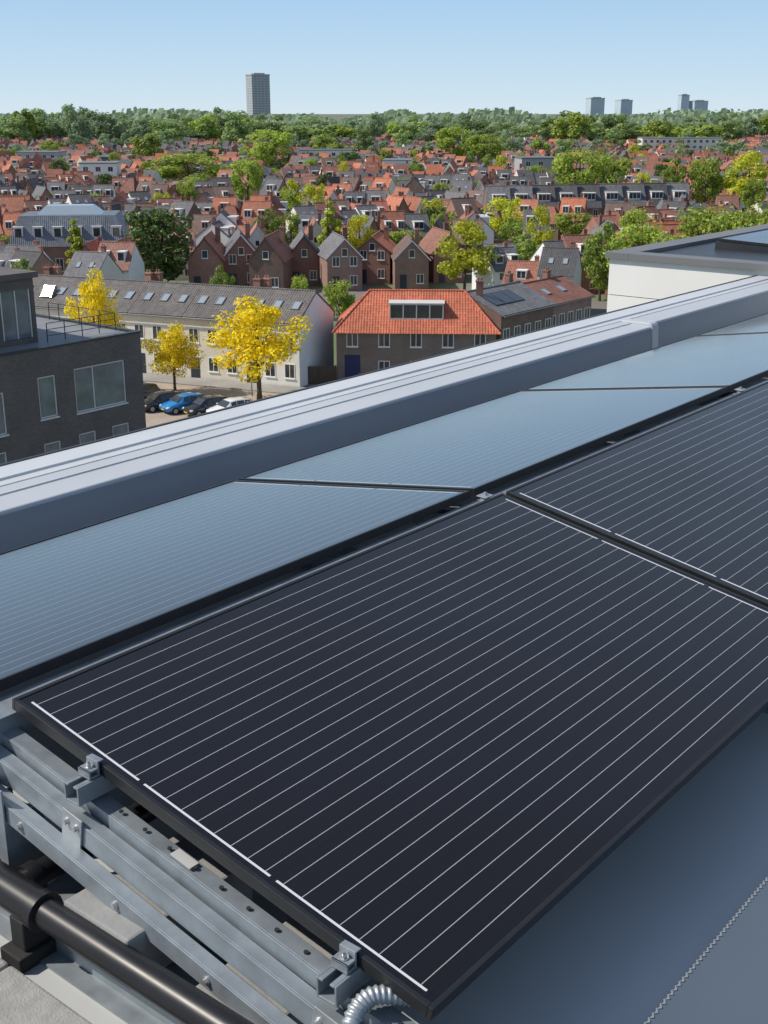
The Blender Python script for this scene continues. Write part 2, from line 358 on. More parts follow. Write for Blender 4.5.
def be(): return (-T9,0,ROT)
p=make_panel('large black solar panel filling the foreground, tilted towards the camera',SR(S0,FR,FZ),fe(),'cell')
s1=S0+ST
dup(p,SR(s1,FR,FZ),euler=fe(),scale=(1.2,1,1),label='black solar panel with white lines cut by the right edge, next to the foreground panel')
s2=s1+PL*1.2+.022
dup(p,SR(s2,FR,FZ),euler=fe(),scale=(1.1,1,1),label='sliver of black solar panel at right edge just below the ridge joint')
SB=1.105
pb=make_panel('sky reflecting solar panel beyond the ridge, nearest the left edge',SR(SB,BR,-1.046),be(),'cell_sky')
sb=SB+ST
for sc_,l in ((1.08,'sky reflecting solar panel beyond the ridge, in the middle of the parapet row'),(1.08,'pale blue reflecting solar panel along the parapet, third from the left'),(1.08,'pale blue reflecting solar panel in the far right corner by the parapet')):
    dup(pb,SR(sb,BR,-1.046),euler=be(),scale=(sc_,1,1),label=l); sb+=PL*sc_+.022
XP=math.atan2(.04,1.0)
for k,y0 in enumerate((1.35,.0)):
    for i in range(5):
        q=SR(8.84,2.0,0)+E1*(1.05+ST*i)+E2*y0; q.z=zt2+.016
        dup(p,q,euler=(XP,0,ROT),label='dark solar panel on the white roof volume, %s row'%('front left','inner')[k],group='panels on the white roof volume, %s row'%('front left','inner')[k])

# ---------------------------------------------------------------- mounting frames
zz=lambda r:(-1.04-(1.81-r)*tn if r<1.87 else -1.046-(r-1.905)*tn9)-DECK   # top of panel plane above deck
def channel(g,p,q,w,h,th=.004,side=1):
    p=Vector(p);q=Vector(q); x=(q-p); L=x.length; x.normalize(); y=Vector((0,0,1)).cross(x).normalized(); z=x.cross(y)
    g.ob(p,x,y,z,0,L,-w/2,-w/2+th,-h/2,h/2); g.ob(p,x,y,z,0,L,-w/2+th,w/2,h/2-th,h/2); g.ob(p,x,y,z,0,L,-w/2+th,w/2,-h/2,-h/2+th)
    g.ob(p,x,y,z,0,L,w/2-th,w/2,h/2-th-.012,h/2-th)
X=Vector((1,0,0)); Yv=Vector((0,1,0)); Z=Vector((0,0,1))
def make_frame(sj,label):
    t=thing('panel_support',label,'panel support',SR(sj,0,DECK),ROT)
    def b(r): return zz(r)-FH-.001-.036
    U=Vector((0,math.cos(T10),math.sin(T10))); W=Vector((0,-math.sin(T10),math.cos(T10)))
    g=MB(); channel(g,(0.040,1.87,b(1.87)-.016),(0.040,.77,b(.77)-.016),.036,.032); g.build('inclined_beam',M['galv'],t,.001)
    g=MB(); channel(g,(.002,1.86,b(1.86)-.050),(.002,.75,b(.75)-.050),.030,.042); g.build('inclined_beam',M['galv'],t,.001)
    g=MB(); channel(g,(-.032,1.85,b(1.85)-.092),(-.032,.74,b(.74)-.092),.030,.036); g.build('inclined_beam',M['galv'],t,.001)
    g=MB(); channel(g,(0,2.92,b(2.92)-.03),(0,1.95,b(1.95)-.03),.05,.05); g.build('inclined_beam',M['galv'],t,.001)
    g=MB()
    for a,c in ((-.105,-.065),(.065,.10)): g.box(a,c,.66,3.0,.002,.006)
    g.box(-.067,.067,.66,3.0,.040,.044); g.box(-.070,-.066,.66,3.0,.006,.044); g.box(.066,.070,.66,3.0,.006,.044)
    g.build('base_rail',M['galv'],t)
    for r in (1.77,):
        g=MB(); g.box(-.054,-.050,r-.05,r+.05,.046,b(r)-.05); g.box(-.050,.03,r-.05,r-.046,.046,b(r)-.115); g.box(-.050,.03,r+.046,r+.05,.046,b(r)-.115); g.build('upright',M['galv'],t,.001)
        for zb_ in (.09,.15):
            g=MB(); c=Vector((-.054,r,zb_)); g.tube([c,c+Vector((-.003,0,0))],.009,12); g.tube([c,c+Vector((-.008,0,0))],.006,6,sm=False); g.build('bolt',M['bolt'],t)
    g=MB(); r=2.02; g.box(-.05,-.046,r-.07,r+.07,.046,b(r)-.01); g.box(-.046,.03,r-.07,r-.066,.046,b(r)-.06); g.build('upright',M['galv'],t,.001)
    g=MB(); r=.86; g.box(-.018,.028,r-.03,r+.03,.046,b(r)-.114); g.build('short_leg',M['galv'],t,.001)
    g=MB(); r=2.85; g.box(-.028,.028,r-.03,r+.03,.046,b(r)-.06); g.build('short_leg',M['galv'],t,.001)
    for r in (1.57,.98):   # bracket plates tying the layers together, square to the beams
        c=Vector((-.0135,r,b(r)-.060)); g=MB(); g.ob(c,X,U,W,-.0045,-.0005,-.026,.026,-.028,.044); g.build('bracket',M['alu'],t,.001)
        for o_ in (-.013,.013):
            g=MB(); q=c+U*o_+W*.022+X*-.0045; g.tube([q,q+X*-.002],.0075,12); g.tube([q,q+X*-.007],.005,6,sm=False); g.build('bolt',M['bolt'],t)
    for r in (1.68,1.42,1.20,.86):
        g=MB(); c=Vector((-.047,r,b(r)-.092)); g.tube([c,c+Vector((-.003,0,0))],.0075,12); g.tube([c,c+Vector((-.007,0,0))],.005,6,sm=False); g.build('bolt',M['bolt'],t)
    r=1.50
    while r>.80:
        g=MB(); c=Vector((.040,r,b(r)-.0018)); g.tube([c,c+Vector((0,-.0002,.0020))],.0042,10,sm=False); g.build('hole',M['rubber'],t)
        r-=.062
    return t
f0=make_frame(1.085,'galvanised support rails and feet exposed under the left end of the foreground panel')
def b(r): return zz(r)-FH-.037
g=MB(); r=1.34; c=Vector((.040,r,b(r)-.0012)); g.ob(c,Vector((1,0,0)),Vector((0,math.cos(T10),math.sin(T10))),Vector((0,-math.sin(T10),math.cos(T10))),-.010,.010,-.024,.024,0,.0024); g.build('sticker',M['sticker'],f0)
fls=['galvanised panel support hidden under the joint between foreground and right panels','galvanised panel support under the second joint of the near panel row']
for l,sj in zip(fls,(s1-.011,s2-.011)): dup(f0,SR(sj,0,DECK),ROT,label=l,skip=('sticker',))
def make_rail(r,label,front=True):
    t=thing('mounting_rail',label,'rail',SR(1.075,r,DECK),ROT)
    z1=zz(r)-FH-.0015; L=6.2; o_=1.075
    g=MB(); g.box(0,L,-.02,-.016,z1-.036,z1); g.box(0,L,.016,.02,z1-.036,z1); g.box(0,L,-.016,.016,z1-.036,z1-.032); g.box(0,L,-.016,-.007,z1-.004,z1); g.box(0,L,.007,.016,z1-.004,z1)
    g.build('channel',M['galv'],t,.0008)
    x1=S0-o_ if front else SB-o_
    g=MB(); zp=zz(r)+.002; y=.016
    g.box(x1-.026,x1-.003,-y,y,z1+.001,z1+.005); g.box(x1-.007,x1-.003,-y,y,z1+.005,zp); g.box(x1-.007,x1+.007,-y,y,zp,zp+.003); g.box(x1-.026,x1-.022,-y,y,z1+.005,z1+.017); g.box(x1-.026,x1-.007,-y,y,z1+.013,z1+.017)
    e=g.build('end_clamp',M['galv'],t,.001)
    g=MB(); c=Vector((x1-.015,0,z1+.017)); g.tube([c,c+Vector((0,0,.002))],.008,14); g.tube([c,c+Vector((0,0,.007))],.0055,6,sm=False); g.tube([c,c+Vector((0,0,.012))],.003,8); g.build('bolt',M['bolt'],e)
    return t
make_rail(1.57,'galvanised rail with end clamp near the raised left corner of the foreground panel')
make_rail(.98,'galvanised rail with end clamp near the lowest corner of the foreground panel')
make_rail(2.20,'galvanised rail under the parapet side panels close to the ridge',False)
make_rail(2.72,'galvanised rail under the parapet side panels close to the parapet',False)
t=thing('ridge_rail','dull blue grey metal rail in the gap between the two panel rows','rail',SR(1.0,1.858,DECK),ROT)
g=MB(); g.box(0,6.4,-.036,.036,.338,.342); g.box(0,6.4,-.036,-.032,.288,.338); g.box(0,6.4,.032,.036,.288,.338); g.build('channel',M['galv'],t)
for x in (.0,1.745,3.55,5.3):
    g=MB(); g.box(x,x+.03,-.008,.008,.343,.364); g.box(x-.004,x+.034,-.018,.018,.364,.367); e=g.build('bracket',M['alu'],t,.001)
    g=MB(); g.tube([(x+.015,0,.367),(x+.015,0,.375)],.006,6,sm=False); g.build('bolt',M['bolt'],e)
# ballast
t=thing('ballast_block','grey concrete ballast block resting on the base rail under the panel','ballast',SR(1.085,1.43,DECK+.045),ROT)
g=MB(); g.box(-.085,.20,-.085,.085,0,.10); g.build('block',M['conc'],t,.005)
t=thing('ballast_block','small grey concrete ballast block behind the pipe near the low corner','ballast',SR(1.085,1.15,DECK+.045),ROT)
g=MB(); g.box(-.085,.18,-.08,.08,0,.05); g.build('block',M['conc'],t,.005)
# pavers
for i,(a,b_) in enumerate(((1.56,2.06),(1.055,1.555),(.55,1.05))):
    t=thing('paver','grey concrete paver in the bottom left corner, %s'%('half out of the left edge','next to the black pipe','nearest the camera')[i],'paver',SR(.915,a,DECK+.004),ROT)
    g=MB(); g.box(-.5,0,0,b_-a,0,.045); g.build('slab',M['paver'],t,.006); g=MB(); g.box(-.48,-.02,.02,b_-a-.02,-.003,0); g.build('rubber_mat',M['rubber'],t)
# pipe
t=thing('drain_pipe','thick black plastic pipe with a branch running under the left edge of the panels','pipe',SR(.985,0,DECK),ROT)
zp=.115
g=MB(); g.tube([(0,2.9,zp),(0,1.64,zp)],.027,20); g.tube([(0,1.64,zp),(.012,.2,zp-.005)],.027,20); g.build('pipe',M['pipe'],t)
g=MB(); g.tube([(0,1.73,zp),(0,1.56,zp)],.0325,20); g.tube([(0,1.565,zp),(0,1.545,zp)],.036,20); g.tube([(0,1.74,zp),(0,1.725,zp)],.036,20); g.build('coupling',M['pipe'],t)
g=MB(); g.tube([(.0,1.645,zp),(.5,1.665,zp)],.024,18); g.tube([(.03,1.646,zp),(.055,1.647,zp)],.030,18); g.build('branch',M['pipe'],t)
for r in (1.60,.55):
    g=MB(); g.box(-.045,.045,r-.03,r+.03,.0,.03); g.box(-.026,.026,r-.02,r+.02,.03,.090); g.build('foot',M['rubber'],t,.003)
# conduit
t=thing('flexible_conduit','grey corrugated flexible conduit curling out below the lowest panel corner','conduit',SR(0,0,DECK),ROT)
ctl=[Vector(q) for q in ((1.32,.92,.15),(1.235,.872,.155),(1.18,.868,.168),(1.145,.895,.184),(1.105,.925,.190),(1.065,.925,.162),(1.025,.89,.09),(1.0,.76,.03),(.995,.5,.025))]
def cr(P,n):
    out=[]
    for i in range(len(P)-1):
        a=P[max(i-1,0)];b=P[i];c=P[i+1];d=P[min(i+2,len(P)-1)]
        for k in range(n):
            t_=k/n; out.append(.5*((2*b)+(c-a)*t_+(2*a-5*b+4*c-d)*t_*t_+(3*b-a-3*c+d)*t_**3))
    out.append(P[-1]); return out
pts=cr(ctl,24); g=MB(); g.tube(pts,[.0135+.0016*math.sin(i*PI/2*1.0) for i in range(len(pts))],14); g.build('tube',M['alu'],t)

# ---------------------------------------------------------------- houses
def add_window(par,o,ux,ww,wh,bars=1,proud=.04,fm='white',name='window'):
    n=ux.cross(Z); o=Vector(o)
    g=MB(); fw=.07
    for a0,a1,c0,c1 in ((0,ww,0,fw),(0,ww,wh-fw,wh),(0,fw,fw,wh-fw),(ww-fw,ww,fw,wh-fw)): g.ob(o,ux,n,Z,a0,a1,-.05,proud,c0,c1)
    for k in range(bars):
        cx=ww*(k+1)/(bars+1); g.ob(o,ux,n,Z,cx-.03,cx+.03,-.05,proud-.008,fw,wh-fw)
    g.ob(o,ux,n,Z,-.05,ww+.05,-.04,proud+.06,-.08,-.002)
    f=g.build(name,M[fm],par)
    g=MB(); g.ob(o,ux,n,Z,fw*.6,ww-fw*.6,-.04,proud-.025,fw*.6,wh-fw*.6); g.build('pane',M['glass'],f)
    return f
def house(name,label,cat,loc,rot,w,d,e,rg,orient='x',wm='brick',rm='tile_red',cols=2,floors=2,chim=((.3,.1),),dorm=0,group=None,door=True,sky=(),hip=0,sidewin=0,fm='white',ov=.35,dw=1.6,doorm='darkwood',barge='white',dwid=1.0,dht=2.15):
    t=thing(name,label,cat,loc,rot,group)
    x0,x1,y0,y1=-w/2,w/2,-d/2,d/2
    g=MB()
    if orient=='x':
        g.face([(x0,y0,0),(x1,y0,0),(x1,y0,e),(x0,y0,e)]); g.face([(x1,y1,0),(x0,y1,0),(x0,y1,e),(x1,y1,e)])
        g.face([(x1,y0,0),(x1,y1,0),(x1,y1,e)]+([] if hip else [(x1,0,rg)])+[(x1,y0,e)]); g.face([(x0,y1,0),(x0,y0,0),(x0,y0,e)]+([] if hip else [(x0,0,rg)])+[(x0,y1,e)])
    else:
        g.face([(x0,y0,0),(x1,y0,0),(x1,y0,e),(0,y0,rg),(x0,y0,e)]); g.face([(x1,y1,0),(x0,y1,0),(x0,y1,e),(0,y1,rg),(x1,y1,e)])
        g.face([(x1,y0,0),(x1,y1,0),(x1,y1,e),(x1,y0,e)]); g.face([(x0,y1,0),(x0,y0,0),(x0,y0,e),(x0,y1,e)])
    g.build('wall',M[wm],t)
    g=MB(); th=.16
    if hip:
        sl=(rg-e)/(d/2); ze=e-ov*sl+.1; a,b_,c,dd_=(x0-ov,y0-ov,ze),(x1+ov,y0-ov,ze),(x1+ov,y1+ov,ze),(x0-ov,y1+ov,ze); r0=(x0+hip,0,rg+.1); r1=(x1-hip,0,rg+.1)
        g.add([a,b_,c,dd_,r0,r1],[(0,1,5,4),(1,2,5),(2,3,4,5),(3,0,4),(3,2,1,0)])
        g.tube([r0,r1],.13,6)
        for q,rr in ((a,r0),(dd_,r0),(b_,r1),(c,r1)): g.tube([q,rr],.11,6)
    elif orient=='x':
        sl=(rg-e)/(d/2); ze=e-ov*sl+th; xa,xb=x0-.06,x1+.06
        g.slab([(xa,y0-ov,ze),(xb,y0-ov,ze),(xb,0,rg+th),(xa,0,rg+th)],th); g.slab([(xb,y1+ov,ze),(xa,y1+ov,ze),(xa,0,rg+th),(xb,0,rg+th)],th)
        g.tube([(xa,0,rg+th),(xb,0,rg+th)],.12,6)
    else:
        sl=(rg-e)/(w/2); ze=e-ov*sl+th; ya,yb=y0-.15,y1+.15
        g.slab([(x1+ov,ya,ze),(x1+ov,yb,ze),(0,yb,rg+th),(0,ya,rg+th)],th); g.slab([(x0-ov,yb,ze),(x0-ov,ya,ze),(0,ya,rg+th),(0,yb,rg+th)],th)
        g.tube([(0,ya,rg+th),(0,yb,rg+th)],.12,6)
    rf=g.build('roof',M[rm],t)
    if orient=='x' and not hip:
        g=MB(); g.tube([(x0-.05,y0-ov-.07,ze-th+.02),(x1+.05,y0-ov-.07,ze-th+.02)],.075,6); g.build('gutter',M['lead'],t)
    if orient=='y':   # barge boards along the gable
        g=MB()
        for sg in (-1,1): g.beam((sg*(w/2+ov*.9),y0-.17,e-ov*.9*sl+.02),(0,y0-.17,rg+.02),.035,.16)
        g.build('barge_board',M[barge],t)
    for fx,fy in chim:
        cx=fx*w; cy=fy*d; g=MB()
        g.box(cx-.35,cx+.35,cy-.3,cy+.3,rg-1.2,rg+.9); g.box(cx-.42,cx+.42,cy-.37,cy+.37,rg+.9,rg+1.02)
        for q in (-.15,.15): g.tube([(cx+q,cy,rg+1.02),(cx+q,cy,rg+1.3)],.09,7)
        g.build('chimney',M['brick_red'],rf)
    def slopez(y): return e+(rg-e)*(y-y0)/(d/2)+.18
    for k in range(dorm):
        cx=x0+w*(k+.5)/dorm; fy=y0+d*.12; zb=slopez(fy)+.05; hh=min(1.45,rg-zb+.1); dp=d*.5-d*.12
        g=MB(); g.box(cx-dw/2,cx+dw/2,fy,fy+dp,zb-.4,zb+hh); g.box(cx-dw/2-.12,cx+dw/2+.12,fy-.15,fy+dp,zb+hh+.001,zb+hh+.12)
        for q in range(int(dw/.8)+1):
            xx=cx-dw/2+.02+(dw-.12)*q/int(dw/.8); g.box(xx,xx+.08,fy-.05,fy-.001,zb+.1,zb+hh-.04)
        dm=g.build('dormer',M['white'],t)
        g=MB(); g.box(cx-dw/2+.1,cx+dw/2-.1,fy-.03,fy+.02,zb+.18,zb+hh-.12); g.build('pane',M['glass'],dm)
    sv=Vector((0,d/2,rg-e)).normalized(); nv=Vector((1,0,0)).cross(sv)
    for fx,fs in sky:
        c=Vector((fx*w,y0,e))+Vector((0,d/2,rg-e))*fs+nv*.165
        g=MB()
        for a0,a1,b0,b1 in ((-.42,.42,-.6,-.52),(-.42,.42,.52,.6),(-.42,-.34,-.52,.52),(.34,.42,-.52,.52)): g.ob(c,X,sv,nv,a0,a1,b0,b1,-.02,.09)
        k_=g.build('skylight',M['lead'],t); g=MB(); g.ob(c,X,sv,nv,-.36,.36,-.54,.54,-.01,.06); g.build('pane',M['skyglass'],k_)
    for fl in range(floors):
        zb=.85+fl*2.75
        if zb+1.3>e+.2: break
        for k in range(cols):
            cx=x0+w*(k+.5)/cols
            if fl==0 and door and k==0: continue
            add_window(t,(cx-.55,y0,zb),X,1.1,1.4,1,fm=fm)
    if orient=='y' and rg-e>2: add_window(t,(-.45,y0,e+.15),X,.9,1.15,0,fm=fm)
    if door:
        cx=x0+w*.5/cols; g=MB(); g.box(cx-dwid/2,cx+dwid/2,y0-.03,y0+.05,.05,dht); dr=g.build('door',M[doorm],t)
        g=MB(); g.box(cx+dwid/2-.14,cx+dwid/2-.06,y0-.09,y0-.031,1.0,1.06); g.build('handle',M['alu'],dr)
    for k in range(sidewin):
        yy=y0+d*(k+.5)/sidewin
        for fl in range(floors):
            zb=.85+fl*2.75
            if zb+1.3<e: add_window(t,(x1,yy-.5,zb),Yv,1.0,1.4,1,fm=fm)
    return t

# cream terrace: houses in a row
rt=math.atan2(-ud.y,-ud.x)
WN=['end house of the cream terrace with the white gable beside the red roofed house','second cream terrace house from the white gable, dark tiled roof with skylights','third cream terrace house from the white gable, behind the yellow tree','fourth cream terrace house from the white gable, behind the parked cars','fifth cream terrace house from the white gable, next to the black brick block','sixth cream terrace house, partly hidden behind the black brick block']
TH_=[]
for i in range(6):
    w=6.2; c=TC+ud*(w*(i+.5))+dd*4.0
    TH_.append(house('terrace_house',WN[i],'house',(c.x,c.y,0),rt,w,8,6.2,8.5,'x','cream' if i else 'render_white','tile_terrace',3,2,((.46,.05),) if i%2 else ((-.42,.12),),0,'cream terrace houses behind the parked cars',True,((-.32,.5),(0,.5),(.32,.5)),doorm='darkwood'))
# bowed roof window, tilt set halfway between sun and camera to shape the glint
sp=math.atan2(2.3,4); rn=(dd*-math.sin(sp)+Vector((0,0,math.cos(sp)))).normalized(); rp=TC+Vector((0,0,6.2))+rn*.17
d=ray(50,293); tt=(rp-Vector((0,0,H))).dot(rn)/d.dot(rn); hit=Vector((0,0,H))+d*tt
idx=max(0,min(5,int((hit-TC).dot(ud)//6.2))); hs=TH_[idx]
Mi=Matrix.Rotation(-rt,3,'Z'); lc=Mi@(hit-Vector(hs.location)); vdir=(Vector((0,0,H))-hit).normalized(); hn=(Mi@((vdir+S).normalized())).normalized()
sx=(X-hn*X.dot(hn)).normalized(); sy=hn.cross(sx)
cn=lc+hn*.45
g=MB(); g.ob(cn,sx,sy,hn,-.70,.70,-.70,.70,-.45,-.03); k_=g.build('skylight',M['lead'],hs)
g=MB(); N_=12; vs=[]
for i in range(N_+1):
    for j in range(N_+1):
        a=-1+2*i/N_; b_=-1+2*j/N_; vs.append(cn+sx*a*.66+sy*b_*.66+hn*(.03*(1-a*a)*(1-b_*b_)-.027))
g.add(vs,[(i*(N_+1)+j,(i+1)*(N_+1)+j,(i+1)*(N_+1)+j+1,i*(N_+1)+j+1) for i in range(N_) for j in range(N_)],0,True); g.build('pane',M['bowed'],k_)

# red roofed house
RH=gp(337,383); rw=15.3; rr=math.radians(-2.5); c=Vector((RH.x,RH.y,0))+Matrix.Rotation(rr,3,'Z')@Vector((rw/2,4.2,0)); RC=c
red=house('corner_house','brown brick house with bright orange red hipped roof and wide grey dormer','house',c,rr,rw,8.6,5.15,8.3,'x','brick_grey','tile_bright',5,2,((.40,.06),),0,None,True,(),3.0,0,'white',.4,doorm='bluedoor',dwid=1.5,dht=2.8)
g=MB(); zb=6.05; g.box(-2.6,2.6,-3.1,0.6,zb-.5,zb+1.5); g.box(-2.7,2.7,-3.2,.7,zb+1.501,zb+1.58)
for q in range(5): xx=-2.6+5.1*q/4; g.box(xx,xx+.1,-3.17,-3.101,zb+.05,zb+1.45)
g.box(-2.6,2.6,-3.165,-3.102,zb-.02,zb+.08)
dm=g.build('dormer',M['grey_frame'],red); g=MB(); g.box(-2.5,2.5,-3.14,-3.05,zb+.15,zb+1.38); g.build('pane',M['glass'],dm)
# brick wing going right, in two steps
WC=Vector((c.x,c.y,0))+Matrix.Rotation(rr,3,'Z')@Vector((rw/2+.4,-2.5,0))
c1=WC+E1*5.0+E2*4.2; wing=house('corner_house','brown brick block with shallow dark roof and rooftop panels beside the bright red roof','house',c1,ROT,9.6,8.4,6.4,8.1,'x','brick','tile_dark',5,2,((.42,.1),),0,None,False)
sv=Vector((0,4.2,1.7)).normalized(); nv=X.cross(sv)
for k in range(3):
    g=MB(); g.ob(Vector((-3.9+k*1.75,-4.2,6.4))+sv*1.4+nv*.2,X,sv,nv,0,1.65,0,2.2,0,.05); g.build('solar_module',M['glass'],wing)
c2=WC+E1*14.3+E2*4.4; house('corner_house','brown brick house with red brown shallow roof, right step behind the parapet','house',c2,ROT,8.8,7.6,6.2,7.8,'x','brick','tile_red2',5,2,((.2,.05),),0,None,False,((-.25,.5),(.1,.5)))

# black brick block at left
P0=py(140,331,70.0); P0=Vector((P0.x,P0.y,0)); HB=12.75
blk=thing('apartment_block','dark brick flat roofed block with large windows at the left edge','building',P0,ROT)
nrm=-E2
def fhit(u,v):
    d=ray(u,v); t=(P0-Vector((0,0,H))).dot(nrm)/d.dot(nrm); q=Vector((0,0,H))+d*t
    return (q-P0).dot(E1), q.z
L=20; holes=[]
for u0,u1,v0,v1 in ((39,57,376,418),(75,126,364,408),(45,62,442,463),(80,97,432,455),(113,130,424,446),(-16,6,394,437),(-14,8,454,476)):
    uc,vc=(u0+u1)/2,(v0+v1)/2
    holes.append((fhit(u0,vc)[0],fhit(u1,vc)[0],fhit(uc,v1)[1],fhit(uc,v0)[1]))
for k in range(6): holes.append((-2.6-2.8*k,-1.2-2.8*k,2.6,4.4))
g=MB(); g.wall((-L,0,0),X,L,HB,[(a+L,b_+L,c_,d_) for a,b_,c_,d_ in holes],.22)
g.face([(0,0,0),(0,11,0),(0,11,HB),(0,0,HB)]); g.face([(0,11,0),(-L,11,0),(-L,11,HB),(0,11,HB)]); g.face([(-L,11,0),(-L,0,0),(-L,0,HB),(-L,11,HB)])
g.face([(-L,.0,HB),(0,0,HB),(0,.3,HB),(-L,.3,HB)]); g.build('wall',M['brick_dark'],blk)
g=MB(); g.box(-L+.01,-.01,.31,10.99,HB-.5,HB-.02); g.build('roof',M['lead'],blk)
g=MB()
for a in ((-L-.04,.04,-.05,.30),(-L-.04,.04,10.7,11.05)): g.box(a[0],a[1],a[2],a[3],HB+.002,HB+.10)
g.box(-.28,.04,.301,10.699,HB+.002,HB+.10); g.build('coping',M['trim'],blk)
for a,b_,c_,d_ in holes:
    g=MB(); ww=b_-a; hh=d_-c_; o_=Vector((a,.10,c_)); fw=.08
    for q in ((0,ww,0,fw),(0,ww,hh-fw,hh),(0,fw,fw,hh-fw),(ww-fw,ww,fw,hh-fw)): g.ob(o_,X,Yv,Z,q[0]+.002*(q[0]==0),q[1]-.002,-.04,.05,q[2]+.002*(q[2]==0),q[3]-.002)
    if ww>2: g.ob(o_,X,Yv,Z,ww*.36,ww*.36+.06,-.035,.05,fw,hh-fw)
    f=g.build('window',M['grey_frame'],blk); g=MB(); g.ob(o_,X,Yv,Z,.03,ww-.03,.0,.03,.03,hh-.03); g.build('pane',M['sky_pale_glass'],f)
    g=MB(); g.box(a-.05,b_+.05,-.06,.09,c_-.09,c_-.003); g.build('sill',M['grey_frame'],f)
# roof terrace: penthouse and railing
g=MB(); px=-5.5; g.wall((-L+1,2.2,HB-.02),X,L-1+px,3.6,[(L-1+px-2.2,L-1+px-.25,.3,3.0),(L-1+px-4.6,L-1+px-2.5,.3,3.0),(L-1+px-8,L-1+px-5.2,.3,2.7)],.15)
g.face([(px,2.2,HB-.02),(px,9,HB-.02),(px,9,HB+3.58),(px,2.2,HB+3.58)]); g.face([(px,9,HB-.02),(-L+1,9,HB-.02),(-L+1,9,HB+3.58),(px,9,HB+3.58)]); g.box(-L+.8,px+.2,1.95,9.2,HB+3.582,HB+3.9)
ph=g.build('penthouse',M['brick_dark'],blk)
for a,b_,h_ in ((2.2,.25,3.0),(4.6,2.5,3.0),(8,5.2,2.7)):
    g=MB(); g.box(px-a+.03,px-b_-.03,2.30,2.34,HB+.3,HB+h_-.02); gl=g.build('glazing',M['sky_pale_glass'],blk)
    g=MB(); g.box(px-a+.03,px-a+.10,2.24,2.299,HB+.3,HB+h_-.02); g.box(px-b_-.10,px-b_-.03,2.24,2.299,HB+.3,HB+h_-.02); g.box((2*px-a-b_)/2-.03,(2*px-a-b_)/2+.03,2.24,2.299,HB+.3,HB+h_-.02); g.build('mullion',M['grey_frame'],gl)
g=MB()
x=px+.2
while x<-.4: g.beam((x,1.6,HB),(x,1.6,HB+1.05),.04,.04,up=X); x+=1.2
for z_ in (.35,.7,1.05): g.beam((px+.2,1.6,HB+z_),(-.5,1.6,HB+z_),.035,.035)
g.beam((-.5,1.6,HB+1.05),(-.5,8,HB+1.05),.035,.035)
for y_ in (3,5,7,8): g.beam((-.5,y_,HB),(-.5,y_,HB+1.05),.04,.04,up=X)
g.build('railing',M['trim'],blk)

# mansard building
mc=py(76,275,198); ms=thing('mansard_building','large blue grey mansard roofed building with rows of white windows at left','building',(mc.x,mc.y,0),.12)
w,d,e=18,13,5.0
g=MB(); g.box(-w/2,w/2,-d/2,d/2,0,e); g.build('wall',M['brick'],ms)
g=MB(); zt_=9.6; i_=1.6
b4=[(-w/2-.3,-d/2-.3,e+.002),(w/2+.3,-d/2-.3,e+.002),(w/2+.3,d/2+.3,e+.002),(-w/2-.3,d/2+.3,e+.002)]; t4=[(-w/2+i_,-d/2+i_,zt_),(w/2-i_,-d/2+i_,zt_),(w/2-i_,d/2-i_,zt_),(-w/2+i_,d/2-i_,zt_)]
g.hexa(b4+t4); rf=g.build('roof',M['slate'],ms)
g=MB(); g.hexa([(-5,-3,zt_),(5,-3,zt_),(5,3,zt_),(-5,3,zt_),(-3.6,-1.5,zt_+1.3),(3.6,-1.5,zt_+1.3),(3.6,1.5,zt_+1.3),(-3.6,1.5,zt_+1.3)]); g.build('glass_lantern',M['skyglass'],rf)
for k in range(6):
    xx=-w/2+w*(k+.5)/6; add_window(ms,(xx-.6,-d/2,1.2),X,1.2,2.0)
    g=MB(); yb=-d/2+.35; g.box(xx-.7,xx+.7,yb,yb+1.5,e+1.0,e+2.9); g.box(xx-.8,xx+.8,yb-.1,yb+1.6,e+2.901,e+3.05); dm=g.build('dormer',M['white'],ms); g=MB(); g.box(xx-.5,xx+.5,yb-.03,yb+.05,e+1.2,e+2.75); g.build('pane',M['glass'],dm)
EX=[(mc.x,mc.y,15)]
# row of brown brick gables, irregular in height and set back
GX=[(206,178,'brick_red','tile_red',.02,5.0),(238,181,'brick','tile_dark',.15,5.2),(270,176,'brick','tile_red2',-.1,5.0),(302,184,'brick_red','tile_dark',.1,5.2),(338,178,'brick','tile_dark',.22,5.2),(376,186,'brick_red','tile_red',-.12,5.4),(410,180,'brick','tile_brown',.05,5.0),(442,187,'brick_red','tile_red2',.25,5.2)]
for i,(u,Y,wm,rm,ro,gw) in enumerate(GX):
    q=py(u,290,Y); house('gable_house','%s brick gable fronted house with %s roof, %s in the gable row'%('red' if wm=='brick_red' else 'brown',{'tile_red':'orange','tile_dark':'dark','tile_brown':'brown','tile_red2':'faded red'}[rm],('leftmost','second from left','third from left','fourth from left','fourth from right','third from right','second from right','rightmost')[i]),'house',(q.x,q.y+4.5,0),ro,gw,9.5,4.5+R.uniform(-.4,.4),7.3+R.uniform(-.5,.6),'y',wm,rm,2,2,((.25,.2),),group='gable fronted houses in a row',barge='white' if i in (1,4,6) else 'bark')
    EX.append((q.x,q.y+4.5,6))
# long dark terrace with dormers on the right
for i in range(9):
    q=py(498+i*22.5,225,262+i*1.5); house('terrace_house','dark roofed terrace house with white box dormer, %s of nine right of centre'%('first','second','third','fourth','fifth','sixth','seventh','eighth','last')[i],'house',(q.x,q.y+4,0),.03,5.1,9,5.6,9.8,'x','brick','tile_dark',2,2,((.45,.05),),1,'dark terrace with white dormers',True,dw=2.6)
    EX.append((q.x,q.y+4,6.5))
EX+= [(c1.x,c1.y,9),(c2.x,c2.y,9),(RC.x,RC.y,12)]

